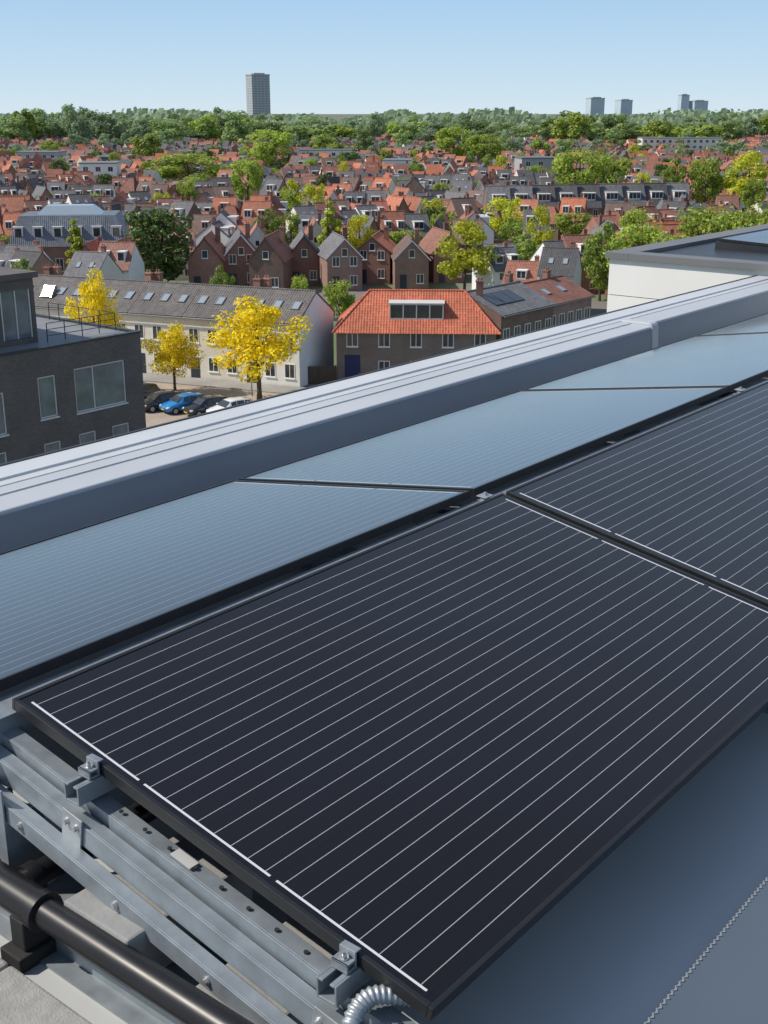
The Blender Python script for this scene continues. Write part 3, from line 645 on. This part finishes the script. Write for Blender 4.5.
HT=[('yellow',256,291,106.6,116,'large golden yellow street tree beside the parked white car'),
('yellow',171,319,110.0,68,'smaller golden yellow street tree above the blue car'),
('yellow',89,262,110,62,'golden yellow tree in front of the terrace roof next to the dark block'),
('dark',155,196,178,84,'big dark green tree between the mansard building and the gable row'),
('cone',72,205,180,32,'slim pale green tree in front of the mansard building'),
('cone',330,186,196,36,'pointed light green tree rising behind the gable row'),
('lime',466,216,172,66,'yellow green tree standing right of the gable row'),
('light',338,272,146,38,'round green tree behind the white gable end'),
('lime',508,194,236,48,'yellow green tree before the dark dormer terrace'),
('light',190,146,400,88,'broad bright green tree left of the middle, below the tall tower'),
('light',270,122,540,52,'tall bright green tree just right of the tall tower'),
('light',580,137,300,64,'tall light green tree at right, the left one of a close pair'),
('light',609,142,304,56,'tall light green tree at right, the right one of a close pair'),
('light',708,147,312,42,'light green tree near the right edge, second from the edge'),
('lime',752,147,308,56,'yellow green tree at the right edge below the skyline'),
('mid',680,155,315,36,'small green tree between the light green trees at right'),
('light',716,190,166,100,'wide light green tree above the white roof volume'),
('light',648,208,162,80,'ragged green tree left of the white roof volume'),
('light',775,182,158,84,'light green tree behind the right end of the roof volume'),
('mid',604,218,168,52,'green tree at the left corner of the white roof volume'),
('light',575,206,240,48,'green tree in front of the dormer terrace'),
('mid',20,255,150,40,'green garden tree behind the black block'),
('light',246,149,330,38,'upright light green tree above the red roofs left of the middle'),
('lime',360,211,198,34,'small yellow green tree behind the middle of the gable row'),
('lime',432,196,250,32,'yellow green tree among roofs above the right end of the gable row'),
('mid',222,262,150,26,'small green tree peeping over the terrace roof below the gables'),
('light',300,268,152,24,'small light tree peeping over the terrace roof near the white gable'),
('mid',528,232,190,42,'green tree beside the houses right of the yellow green tree'),
('light',290,205,222,34,'light green garden tree behind the left part of the gable row'),
('light',455,120,640,44,'green tree before the horizon, right of the middle'),
('light',485,128,600,46,'pale green tree before the horizon, right of the middle')]
# filler houses: prototypes
PR=[dict(w=6,d=9,e=5.6,rg=9.4,orient='x',wm='brick_red',rm='tile_red2',dorm=1,desc='brick house, dull red roof with dormer'),
    dict(w=6.2,d=9.5,e=5.4,rg=9.6,orient='y',wm='cream',rm='tile_red',chim=((.2,.3),),desc='cream house with orange gable roof'),
    dict(w=6,d=9,e=5.8,rg=9.6,orient='x',wm='brick',rm='tile_dark',dorm=1,dw=2.4,desc='brick house, dark roof with dormer'),
    dict(w=6.5,d=9,e=5.4,rg=9.6,orient='x',wm='brick_red',rm='tile_red',dorm=2,desc='house with orange roof and two dormers'),
    dict(w=5.6,d=10,e=5.2,rg=9.2,orient='y',wm='brick_red',rm='tile_dark',barge='bark',desc='red brick house with dark gable roof'),
    dict(w=6.4,d=9,e=5.6,rg=9.2,orient='x',wm='render_white',rm='tile_red2',dorm=2,dw=1.3,desc='white house, dull red roof with dormers'),
    dict(w=6.4,d=9,e=5.6,rg=9.4,orient='x',wm='brick_red',rm='tile_brown',dorm=1,desc='red brick house with brown dormer roof'),
    dict(w=7,d=9,e=5.4,rg=9.2,orient='x',wm='brick',rm='tile_red2',hip=2.4,desc='brick house with hipped dull red roof'),
    dict(w=6,d=9,e=6.0,rg=9.2,orient='x',wm='cream',rm='tile_dark',sky=((-.2,.5),(.2,.5)),desc='cream house, dark roof with skylights'),
    dict(w=5.4,d=10,e=5.4,rg=9.4,orient='y',wm='brick_red',rm='tile_red',barge='bark',desc='red brick house with orange gable roof'),
    dict(w=6.2,d=9,e=5.6,rg=9.2,orient='x',wm='render_white',rm='tile_dark',dorm=2,dw=1.5,desc='white house, dark roof with two dormers'),
    dict(w=6.2,d=9,e=5.7,rg=9.3,orient='x',wm='cream',rm='tile_red',dorm=1,dw=2.2,desc='cream house, orange roof with wide dormer')]
WT=[5,1.8,5.5,3.2,4,2.5,4.5,2.5,3.4,2.6,4,2.4]
PO={}
COUNT=[0]
TREESPOTS=[]
far=MB()
def zone(u): return 'far left' if u<150 else 'left of gables' if u<250 else 'left of middle' if u<384 else 'right of middle' if u<540 else 'far right'
def dz_(Y): return 'in nearer rows' if Y<235 else 'in middle rows' if Y<330 else 'in back rows'
SCALE=.77
def put_house(k,x,y,rot,sc):
    P=PR[k]
    for ex,ey,er in EX:
        if (x-ex)**2+(y-ey)**2<er*er: return
    u,v=proj((x,y,5))
    if u<-40 or u>810: return
    if v>335-0.27*(u-500) and u>450: return     # hidden behind our parapet
    if 165<u<475 and y<192: return
    if y<205 and 330<u<470 and PR[k]['wm'] in ('render_white','cream'): k=4; P=PR[4]; sc=(sc[0]*.95,sc[1],sc[2])
    for kd,tu,tv,tY,tw,_ in HT:
        if tY*.86-4<y<tY+3 and abs(u-tu)<tw*.36+5: return
    if COUNT[0]<299 and y<470:
        COUNT[0]+=1; lab='%s %s, %s'%(P['desc'],dz_(y),zone(u))
        if k not in PO:
            kw={a:b_ for a,b_ in P.items() if a not in('desc',)}
            PO[k]=house('town_house',lab,'house',(x,y,0),rot,cols=2,floors=2,group=lab,**kw); PO[k].scale=sc
        else: dup(PO[k],(x,y,0),rot,sc,lab,lab,skip=('window','door') if y>360 else ())
    else:
        a=Matrix.Rotation(rot,3,'Z'); w,d,e,rg=P['w']*sc[0],P['d']*sc[1],P['e']*sc[2],P['rg']*sc[2]
        wi=0 if P['wm'].startswith('brick') else 1; ri={'tile_red':2,'tile_red2':3,'tile_dark':4,'tile_brown':5}[P['rm']]
        if P['orient']=='y': w,d=d,w; a=a@Matrix.Rotation(PI/2,3,'Z')
        q=lambda px_,py_,pz_:a@Vector((px_,py_,0))+Vector((x,y,pz_))
        c8=[q(sx*w/2,sy*d/2,z_) for z_ in (0,e) for sx,sy in ((-1,-1),(1,-1),(1,1),(-1,1))]
        far.hexa(c8,wi); r0,r1=q(-w/2,0,rg),q(w/2,0,rg)
        far.face([c8[4],c8[7],r0],wi); far.face([c8[6],c8[5],r1],wi)
        far.face([q(-w/2,-d/2-.3,e-.05),q(w/2,-d/2-.3,e-.05),r1+Vector((0,0,.1)),r0+Vector((0,0,.1))],ri); far.face([q(w/2,d/2+.3,e-.05),q(-w/2,d/2+.3,e-.05),r0+Vector((0,0,.1)),r1+Vector((0,0,.1))],ri)
        if R.random()<.5:
            cq=q(w*.3,.5,rg-.5); far.hexa([cq+Vector((sx*.4,sy*.4,z_)) for z_ in (0,1.6) for sx,sy in ((-1,-1),(1,-1),(1,1),(-1,1))],0)
        if R.random()<.6:
            dq=q(R.uniform(-1,1),-d*.3,e+.6); far.hexa([dq+Vector((sx*1.1,sy*1.1,z_)) for z_ in (0,1.5) for sx,sy in ((-1,-1),(1,-1),(1,1),(-1,1))],1)
            dq=dq+Vector((0,-1.12,.4)); far.face([dq+Vector((-.8,0,0)),dq+Vector((.8,0,0)),dq+Vector((.8,0,.8)),dq+Vector((-.8,0,.8))],6)
        if P['orient']!='y':
            for q_ in (-.25,.25):
                f0_=q(w*q_,-d/2-.03,e-1.7); ax=a@Vector((1,0,0)); far.face([f0_-ax*.5,f0_+ax*.5,f0_+ax*.5+Vector((0,0,1.2)),f0_-ax*.5+Vector((0,0,1.2))],6)
Y=156.0
while Y<1050:
    lim=.35*Y+14; x=-lim
    while x<lim:
        k=R.choices(range(12),WT)[0]; n=R.randint(2,6); w=PR[k]['w']*SCALE; rot=R.choice((0,.1,-.12,.25,-.3,.4,-.15,.55,-.5))
        yy=Y+R.uniform(-.035,.035)*Y; turned=R.random()<.22
        for i in range(n):
            hz_=SCALE*R.uniform(.88,1.22); kk=k if R.random()<.5 else R.choices(range(12),WT)[0]
            if turned:
                put_house(kk,x+4.5,yy-8+i*w*.99,PI/2+R.choice((0,.2,-.15)),(w/PR[kk]['w'],SCALE,hz_))
                if i>=2: break
            else: put_house(kk,x+(i+.5)*w*math.cos(rot)*.995,yy+(i-n/2)*w*math.sin(rot)+R.uniform(-.8,.8),rot,(w/PR[kk]['w'],SCALE,hz_))
        x+=(10 if turned else n*w*math.cos(rot))
        gap=R.choice((1.2,2,4,6))
        if gap>1.5 or R.random()<.3: TREESPOTS.append((x+gap/2,yy+R.uniform(-7,3)))
        x+=gap
    Y+=max(14.5,.068*Y)
o=far.build('distant_houses',[M['brick_red'],M['cream'],M['tile_red'],M['tile_red2'],M['tile_dark'],M['tile_brown'],M['glass']]); o['kind']='stuff'; o['label']='mass of small red and grey roofs near the horizon'; o['category']='houses'

# ---------------------------------------------------------------- trees
def make_tree(name,h,w,cb,ncl,nl,leaf,mats,seed,shape='round',limbs=8):
    r=random.Random(seed); root=bpy.data.objects.new(name,None); link(root)
    zc=(cb*h+h)/2; a=(h-cb*h)/2; rad=w/2; cl=[]
    while len(cl)<ncl:
        p=Vector((r.uniform(-1,1),r.uniform(-1,1),r.uniform(-1,1)))
        if p.length>1 or p.length<.25: continue
        k=1.0
        if shape=='cone': k=max(.18,(1-p.z)/2*1.25)
        if shape=='spread': k=1 if p.z<.3 else .8
        q=Vector((p.x*rad*.78*k,p.y*rad*.78*k,zc+p.z*a*.82)); cl.append((q,rad*r.uniform(.20,.40)*(.75 if shape=='cone' else .85 if shape=='spread' else 1)))
    g=MB()
    for _ in range(nl):
        c_,cr_=r.choice(cl); dv=Vector((r.gauss(0,1),r.gauss(0,1),r.gauss(0,1))).normalized(); p=c_+Vector((dv.x,dv.y,dv.z*.75))*cr_*(r.uniform(.35,1)**.6)
        n=(dv+Vector((r.uniform(-.8,.8),r.uniform(-.8,.8),r.uniform(-.4,1.0)))).normalized(); t=n.orthogonal().normalized(); t=Matrix.Rotation(r.uniform(0,6.28),3,n)@t; b=n.cross(t); s_=leaf*r.uniform(.55,1.35)
        g.face([p-t*s_-b*s_*.15,p-b*s_*.6,p+t*s_+b*s_*.1,p+b*s_*.6],0 if r.random()<.75 or len(mats)<2 else 1)
    tr=MB(); tw=max(.05,h*.018); bend=Vector((r.uniform(-.04,.04)*h,r.uniform(-.04,.04)*h,0))
    tr.tube([(0,0,0),(0,0,h*.1),tuple(bend*.5+Vector((0,0,h*.35))),tuple(bend+Vector((0,0,h*.62))),tuple(bend*1.1+Vector((0,0,h*.86)))],[tw*1.4,tw,tw*.85,tw*.5,tw*.12],8)
    for k in range(limbs):
        c_,_=cl[k%len(cl)]; z0=h*r.uniform(.28,.55); z0=min(z0,c_.z*.85); f=z0/(h*.62); b0=bend*min(f,1)+Vector((0,0,z0)); mid=(b0+c_)*.5+Vector((0,0,-.02*h))
        tr.tube([b0,mid,c_],[tw*.45,tw*.28,tw*.08],5)
    tr.build('trunk',M['bark'],root); g.build('crown',[M[m] for m in mats],root)
    root['h']=h; root['w']=w
    return root
TP={'yellow':make_tree('street_tree',10,8.8,.20,44,6800,.16,['leaf_yellow','leaf_lime'],3,'spread',14),
    'lime':make_tree('garden_tree',10,8,.15,28,3800,.22,['leaf_lime','leaf_light'],4),
    'light':make_tree('garden_tree',12,9,.12,30,3900,.26,['leaf_light','leaf_mid'],6),
    'mid':make_tree('garden_tree',12,9.5,.1,30,3700,.28,['leaf_mid','leaf_light'],7),
    'dark':make_tree('garden_tree',12,9,.06,34,4300,.27,['leaf_dark','leaf_mid'],8),
    'cone':make_tree('poplar_tree',12,5,.06,26,2900,.22,['leaf_light','leaf_lime'],9,'cone'),
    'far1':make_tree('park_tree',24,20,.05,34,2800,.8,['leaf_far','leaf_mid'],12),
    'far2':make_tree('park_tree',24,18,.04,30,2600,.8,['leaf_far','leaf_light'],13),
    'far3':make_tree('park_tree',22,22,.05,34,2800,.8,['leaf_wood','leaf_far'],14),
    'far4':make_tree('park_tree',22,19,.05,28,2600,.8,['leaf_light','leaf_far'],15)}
USED=set()
def put_tree(kind,x,y,h,w,label,group=None,cat='tree'):
    root=TP[kind]; sc=(w/root['w'],w/root['w'],h/root['h']); rot=R.uniform(0,6.28)
    if kind not in USED:
        USED.add(kind); t=root; t.location=(x,y,0); t.rotation_euler=(0,0,rot); t.scale=sc; t['label']=label; t['category']=cat
        if group: t['group']=group
        return t
    t=dup(root,(x,y,0),rot,sc,label,group); t['category']=cat; return t
for kind,u,vt,Y,wpx,label in HT:
    q=py(u,vt,Y); h=q.z; dep=Y*ct+H*st; put_tree(kind,q.x,Y,h,wpx*dep/F,label)
n=0
for x,y in TREESPOTS:
    if y<190 or y>620 or R.random()<.42: continue
    u,v=proj((x,y,5))
    if u<-20 or u>790 or (u>450 and v>320-.27*(u-500)): continue
    if any((x-ex)**2+(y-ey)**2<(er*.8)**2 for ex,ey,er in EX): continue
    k=R.choice(('lime','light','light','mid','dark','light')); h=R.uniform(7,12)
    lab='%s tree between the roofs %s, %s'%({'lime':'yellow green','light':'light green','mid':'green','dark':'dark green'}[k],dz_(y),zone(u))
    put_tree(k,x,y,h,R.uniform(5,8),lab,lab); n+=1
# park trees along the horizon
def hz(u): return 'at the left' if u<240 else 'right of the tall tower' if u<480 else 'at the right'
u=-20.0
while u<790:
    Y=R.uniform(820,1040); k=R.choice(('far1','far2','far3','far4','far2')); h=(R.uniform(22,31) if u<240 else R.uniform(16,26))+2.0*math.sin(u*.035); q=py(u,112,Y); lab='park tree in the green belt on the horizon %s'%hz(u)
    put_tree(k,q.x,Y,h,R.uniform(20,34),lab,lab); u+=R.uniform(9,17)
u=-20.0
while u<790:
    Y=R.uniform(560,760); k=R.choice(('far1','far2','far3','far4')); h=R.uniform(10,18); q=py(u,112,Y); lab='lower tree among the last houses below the horizon %s'%hz(u)
    put_tree(k,q.x,Y,h,R.uniform(11,19),lab,lab); u+=R.uniform(12,30)
# far wood as one mass
g=MB(); r=random.Random(3)
for _ in range(15000):
    Yw=r.uniform(1100,1600); xw=r.uniform(-.36,.36)*Yw; hh=22+3*math.sin(xw*.021)+3*math.sin(xw*.057+1)+2*math.sin(xw*.13); zz_=hh*r.random()**.6*.96
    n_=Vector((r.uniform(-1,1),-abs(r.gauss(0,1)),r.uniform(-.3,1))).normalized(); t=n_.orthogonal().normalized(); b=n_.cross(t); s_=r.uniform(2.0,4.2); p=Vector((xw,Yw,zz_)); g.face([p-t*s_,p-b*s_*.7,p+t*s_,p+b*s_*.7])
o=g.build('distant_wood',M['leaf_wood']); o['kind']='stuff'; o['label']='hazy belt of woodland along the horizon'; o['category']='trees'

# ---------------------------------------------------------------- skyline
def tower(name,label,u0,u1,vt,Y,mat,rot=.5,cat='tower',base=0,asp=1.0,parts=True):
    a=py(u0,vt,Y); b=py(u1,vt,Y); w=(b.x-a.x)/(abs(math.cos(rot))+asp*abs(math.sin(rot))); d=w*asp; h=a.z
    t=thing(name,label,cat,((a.x+b.x)/2,Y,0),rot); g=MB(); g.box(-w/2,w/2,-d/2,d/2,0,h-3); g.build('wall',M[mat],t)
    g=MB(); g.box(-w/2-.4,w/2+.4,-d/2-.4,d/2+.4,h-2.99,h-1.6); g.box(-w*.3,w*.3,-d*.3,d*.3,h-1.59,h); g.build('roof',M['greywall'],t)
    return t
tower('tower_block','tall grey residential tower alone on the skyline left of centre',245.5,269.5,73,1700,'tower',.55,asp=.7)
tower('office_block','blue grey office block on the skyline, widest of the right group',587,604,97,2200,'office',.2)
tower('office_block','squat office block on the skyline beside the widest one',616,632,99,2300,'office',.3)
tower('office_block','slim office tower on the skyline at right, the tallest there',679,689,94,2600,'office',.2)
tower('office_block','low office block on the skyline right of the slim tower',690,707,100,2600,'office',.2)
def apt(label,u0,u1,v0,Y,mat,rot=0):
    a=py(u0,v0,Y); b=py(u1,v0,Y); w=b.x-a.x; d=12; h=a.z; t=thing('apartment_block',label,'building',((a.x+b.x)/2,Y,0),rot)
    g=MB(); g.box(-w/2,w/2,-d/2,d/2,0,h); g.build('wall',M[mat],t); g=MB(); g.box(-w/2-.2,w/2+.2,-d/2-.2,d/2+.2,h+.001,h+.35); g.build('roof',M['lead'],t)
    n_=max(2,int(w/3.2)); nf=max(1,min(3,int(h/3)))
    for f in range(nf):
        for k in range(n_): add_window(t,(-w/2+w*(k+.5)/n_-.8,-d/2,h-2.4-3*f),X,1.6,1.5,1)
apt('white flat roofed block among red roofs at the left',82,118,163,400,'render_white',.1)
apt('pale grey flat block left of the bright green tree',20,62,152,520,'greywall',-.1)
apt('white low block below the horizon right of the tower',300,352,150,560,'render_white',.05)
apt('grey flat block among roofs right of the middle',518,556,158,420,'greywall',.1)
apt('long pale block near the horizon at the right',640,720,138,690,'cream',.02)
apt('white block between red roofs in the middle',384,412,160,450,'render_white',-.1)

# ---------------------------------------------------------------- cars
def make_car(paint,label,loc,rot):
    t=thing('parked_car',label,'car',loc,rot,'cars parked in front of the terrace')
    st_=[(-2.05,.42,.70,.70,.72),(-1.98,.30,.92,.98,.80),(-1.62,.27,.95,1.38,.84),(-1.0,.25,.95,1.47,.87),(-.2,.25,.93,1.50,.88),(.35,.25,.92,1.43,.88),(1.02,.25,.90,.98,.87),(1.65,.26,.80,.84,.84),(1.98,.30,.66,.68,.76),(2.08,.40,.55,.56,.66)]
    g=MB(); rows=[]; vs=[]
    for x,zb,bz,zt__,hw in st_:
        cab=zt__-bz>.2; wr=hw*.70 if cab else hw*.86
        half=[(hw*.9,zb),(hw,zb+.16),(hw,bz-.12),(hw*.965,bz),(wr,zt__-.05 if cab else bz+.01),(wr*.8,zt__)]
        rows.append(half); ring=[(x,-y,z) for y,z in half]+[(x,y,z) for y,z in half[::-1]]; vs+=ring
    n=12; fs=[]
    for i in range(len(st_)-1):
        for k in range(n): fs.append((i*n+k,(i+1)*n+k,(i+1)*n+(k+1)%n,i*n+(k+1)%n)[::-1])
    g.add(vs,fs,0,True); g.add(vs[:n],[tuple(range(n))]); g.add(vs[-n:],[tuple(range(n-1,-1,-1))])
    b=g.build('body',M[paint],t)
    def P(i,k,sgn,out=.012): y,z=rows[i][k]; return Vector((st_[i][0],sgn*(y+out),z))
    def lerp(a,b_,f): return a+(b_-a)*f
    for sgn in (-1,1):
        for i0,i1,f0,f1 in ((2,3,.1,.95),(3,4,.05,.97),(4,5,.05,1.0)):
            g=MB(); a0,a1=P(i0,3,sgn),P(i1,3,sgn); c0,c1=P(i0,4,sgn),P(i1,4,sgn)
            q=[lerp(lerp(a0,a1,f0),lerp(c0,c1,f0),.08),lerp(lerp(a0,a1,f1),lerp(c0,c1,f1),.08),lerp(lerp(a0,a1,f1),lerp(c0,c1,f1),.92),lerp(lerp(a0,a1,f0),lerp(c0,c1,f0),.92)]
            g.face(q if sgn<0 else q[::-1]); g.build('side_window',M['glass'],t)
    g=MB(); up=Vector((.02,0,.02)); a,bq=rows[5],rows[6]; x5,x6=st_[5][0],st_[6][0]
    q=[Vector((x6-.04,-bq[4][0]*.93,bq[5][1]+.03)),Vector((x6-.04,bq[4][0]*.93,bq[5][1]+.03)),Vector((x5+.05,a[4][0]*.95,a[5][1]-.04)),Vector((x5+.05,-a[4][0]*.95,a[5][1]-.04))]
    g.face([p+up for p in q]); g.build('windscreen',M['glass'],t)
    g=MB(); q=[Vector((-1.955,.62,1.02)),Vector((-1.955,-.62,1.02)),Vector((-1.68,-.54,1.33)),Vector((-1.68,.54,1.33))]; g.face([p+Vector((-.02,0,.02)) for p in q]); g.build('rear_window',M['glass'],t)
    for x in (-1.28,1.28):
        for sgn in (-1,1):
            g=MB(); g.tube([(x,sgn*.70,.32),(x,sgn*.895,.32)],.32,20); wq=g.build('wheel',M['tyre'],t)
            g=MB(); g.tube([(x,sgn*.80,.32),(x,sgn*.902,.32)],.20,12); g.build('rim',M['alu'],wq)
    for sgn in (-1,1):
        g=MB(); g.hexa([(1.86,sgn*.74-.14,.60),(2.02,sgn*.62-.14,.58),(2.02,sgn*.62+.14,.58),(1.86,sgn*.74+.10,.60),(1.80,sgn*.74-.14,.74),(1.97,sgn*.62-.14,.70),(1.97,sgn*.62+.14,.70),(1.80,sgn*.74+.10,.74)]); g.build('headlight',M['lampglass'],t)
        g=MB(); g.box(-2.03,-1.93,sgn*.66-.09,sgn*.66+.09,.70,.95); g.build('tail_light',M['tail'],t)
        g=MB(); g.box(.62,.78,sgn*.98-.09,sgn*.98+.09,.93,1.07); g.build('mirror',M[paint],t,.02)
    g=MB(); g.box(2.05,2.09,-.4,.4,.36,.5); g.build('grille',M['rubber'],t); g=MB(); g.box(2.091,2.10,-.26,.26,.40,.50); g.build('number_plate',M['plate'],t)
    return t
hd=math.atan2(-.62,-.78)
for (u,v,pt,lab) in ((137,400,'paint_grey','dark grey parked car half hidden beside the black block'),(161,409,'paint_black','black parked car left of the blue car'),(184,411,'paint_blue','bright blue parked car'),(207,414,'paint_black','dark parked car between the blue and the white car'),(231,416,'paint_white','white parked car at the right end of the row')):
    q=gp(u,v); make_car(pt,lab,(q.x,q.y,.016),hd)
# street lamp
q=gp(252,396); t=thing('street_lamp','slim grey street lamp beside the large yellow tree','street lamp',(q.x,q.y,0),0)
g=MB(); g.tube([(0,0,0),(0,0,1),(0,0,5.2)],[.08,.06,.045],8); g.build('pole',M['galv'],t); g=MB(); g.tube([(0,0,5.2),(.1,-.1,5.5),(.6,-.3,5.6)],.04,6); g.build('arm',M['galv'],t); g=MB(); g.box(.5,1.0,-.42,-.18,5.53,5.65); g.build('lamp_head',M['lead'],t,.03)
q=gp(318,384); t=thing('garden_fence','brown wooden garden fence between the white gable and the brick house','fence',(q.x,q.y,0),.1)
g=MB()
for k in range(14): g.box(-1.6+k*.24,-1.6+k*.24+.22,-.02,.02,.05,1.75)
g.build('boards',M['bark'],t)
for x in (-1.7,.1,1.75): g=MB(); g.box(x-.05,x+.05,-.05,.05,0,1.85); g.build('post',M['bark'],t)

# ---------------------------------------------------------------- light, camera
w=bpy.data.worlds.new('World'); bpy.context.scene.world=w; w.use_nodes=True; nt=w.node_tree
sk=nt.nodes.new('ShaderNodeTexSky'); sk.sky_type='NISHITA'; sk.sun_disc=False; sk.sun_elevation=SE; sk.sun_rotation=SA; sk.air_density=1.0; sk.dust_density=.8; sk.ozone_density=1.0
bg=nt.nodes['Background']; nt.links.new(sk.outputs[0],bg.inputs[0]); bg.inputs[1].default_value=.13
tc=nt.nodes.new('ShaderNodeTexCoord'); sp_=nt.nodes.new('ShaderNodeSeparateXYZ'); nt.links.new(tc.outputs['Generated'],sp_.inputs[0])
rp_=nt.nodes.new('ShaderNodeValToRGB'); nt.links.new(sp_.outputs[2],rp_.inputs[0]); cr_=rp_.color_ramp
cr_.elements[0].position=0; cr_.elements[0].color=(.66,.79,.87,1); cr_.elements[1].position=.6; cr_.elements[1].color=(.22,.31,.46,1)
for pos,col in ((.03,(.55,.73,.87)),(.085,(.40,.62,.86)),(.16,(.36,.51,.74)),(.35,(.29,.40,.56))):
    e_=cr_.elements.new(pos); e_.color=(*col,1)
bg2=nt.nodes.new('ShaderNodeBackground'); nt.links.new(rp_.outputs[0],bg2.inputs[0]); bg2.inputs[1].default_value=1
mr=nt.nodes.new('ShaderNodeMapRange'); nt.links.new(sp_.outputs[2],mr.inputs[0]); mr.inputs[1].default_value=.4; mr.inputs[2].default_value=.95; mr.inputs[3].default_value=1; mr.inputs[4].default_value=0
mx=nt.nodes.new('ShaderNodeMixShader'); nt.links.new(mr.outputs[0],mx.inputs[0]); nt.links.new(bg.outputs[0],mx.inputs[1]); nt.links.new(bg2.outputs[0],mx.inputs[2]); nt.links.new(mx.outputs[0],nt.nodes['World Output'].inputs['Surface'])
sl=bpy.data.lights.new('sun','SUN'); sl.energy=4.4; sl.angle=math.radians(.5); sl.color=(1,.93,.82); so=bpy.data.objects.new('sun',sl); C.objects.link(so); so.rotation_euler=S.to_track_quat('Z','Y').to_euler(); so.location=(30,-30,80)
cam=bpy.data.cameras.new('camera'); co=bpy.data.objects.new('camera',cam); C.objects.link(co); co.location=(0,0,H); co.rotation_euler=(PI/2-TH,0,0)
cam.sensor_fit='VERTICAL'; cam.sensor_height=36; cam.lens=F/1024*36; cam.clip_start=.05; cam.clip_end=30000
sc=bpy.context.scene; sc.camera=co; sc.view_settings.view_transform='Standard'; sc.view_settings.look='None'; sc.view_settings.exposure=0; sc.view_settings.gamma=1
print('HOUSES',COUNT[0],'TREES',n)
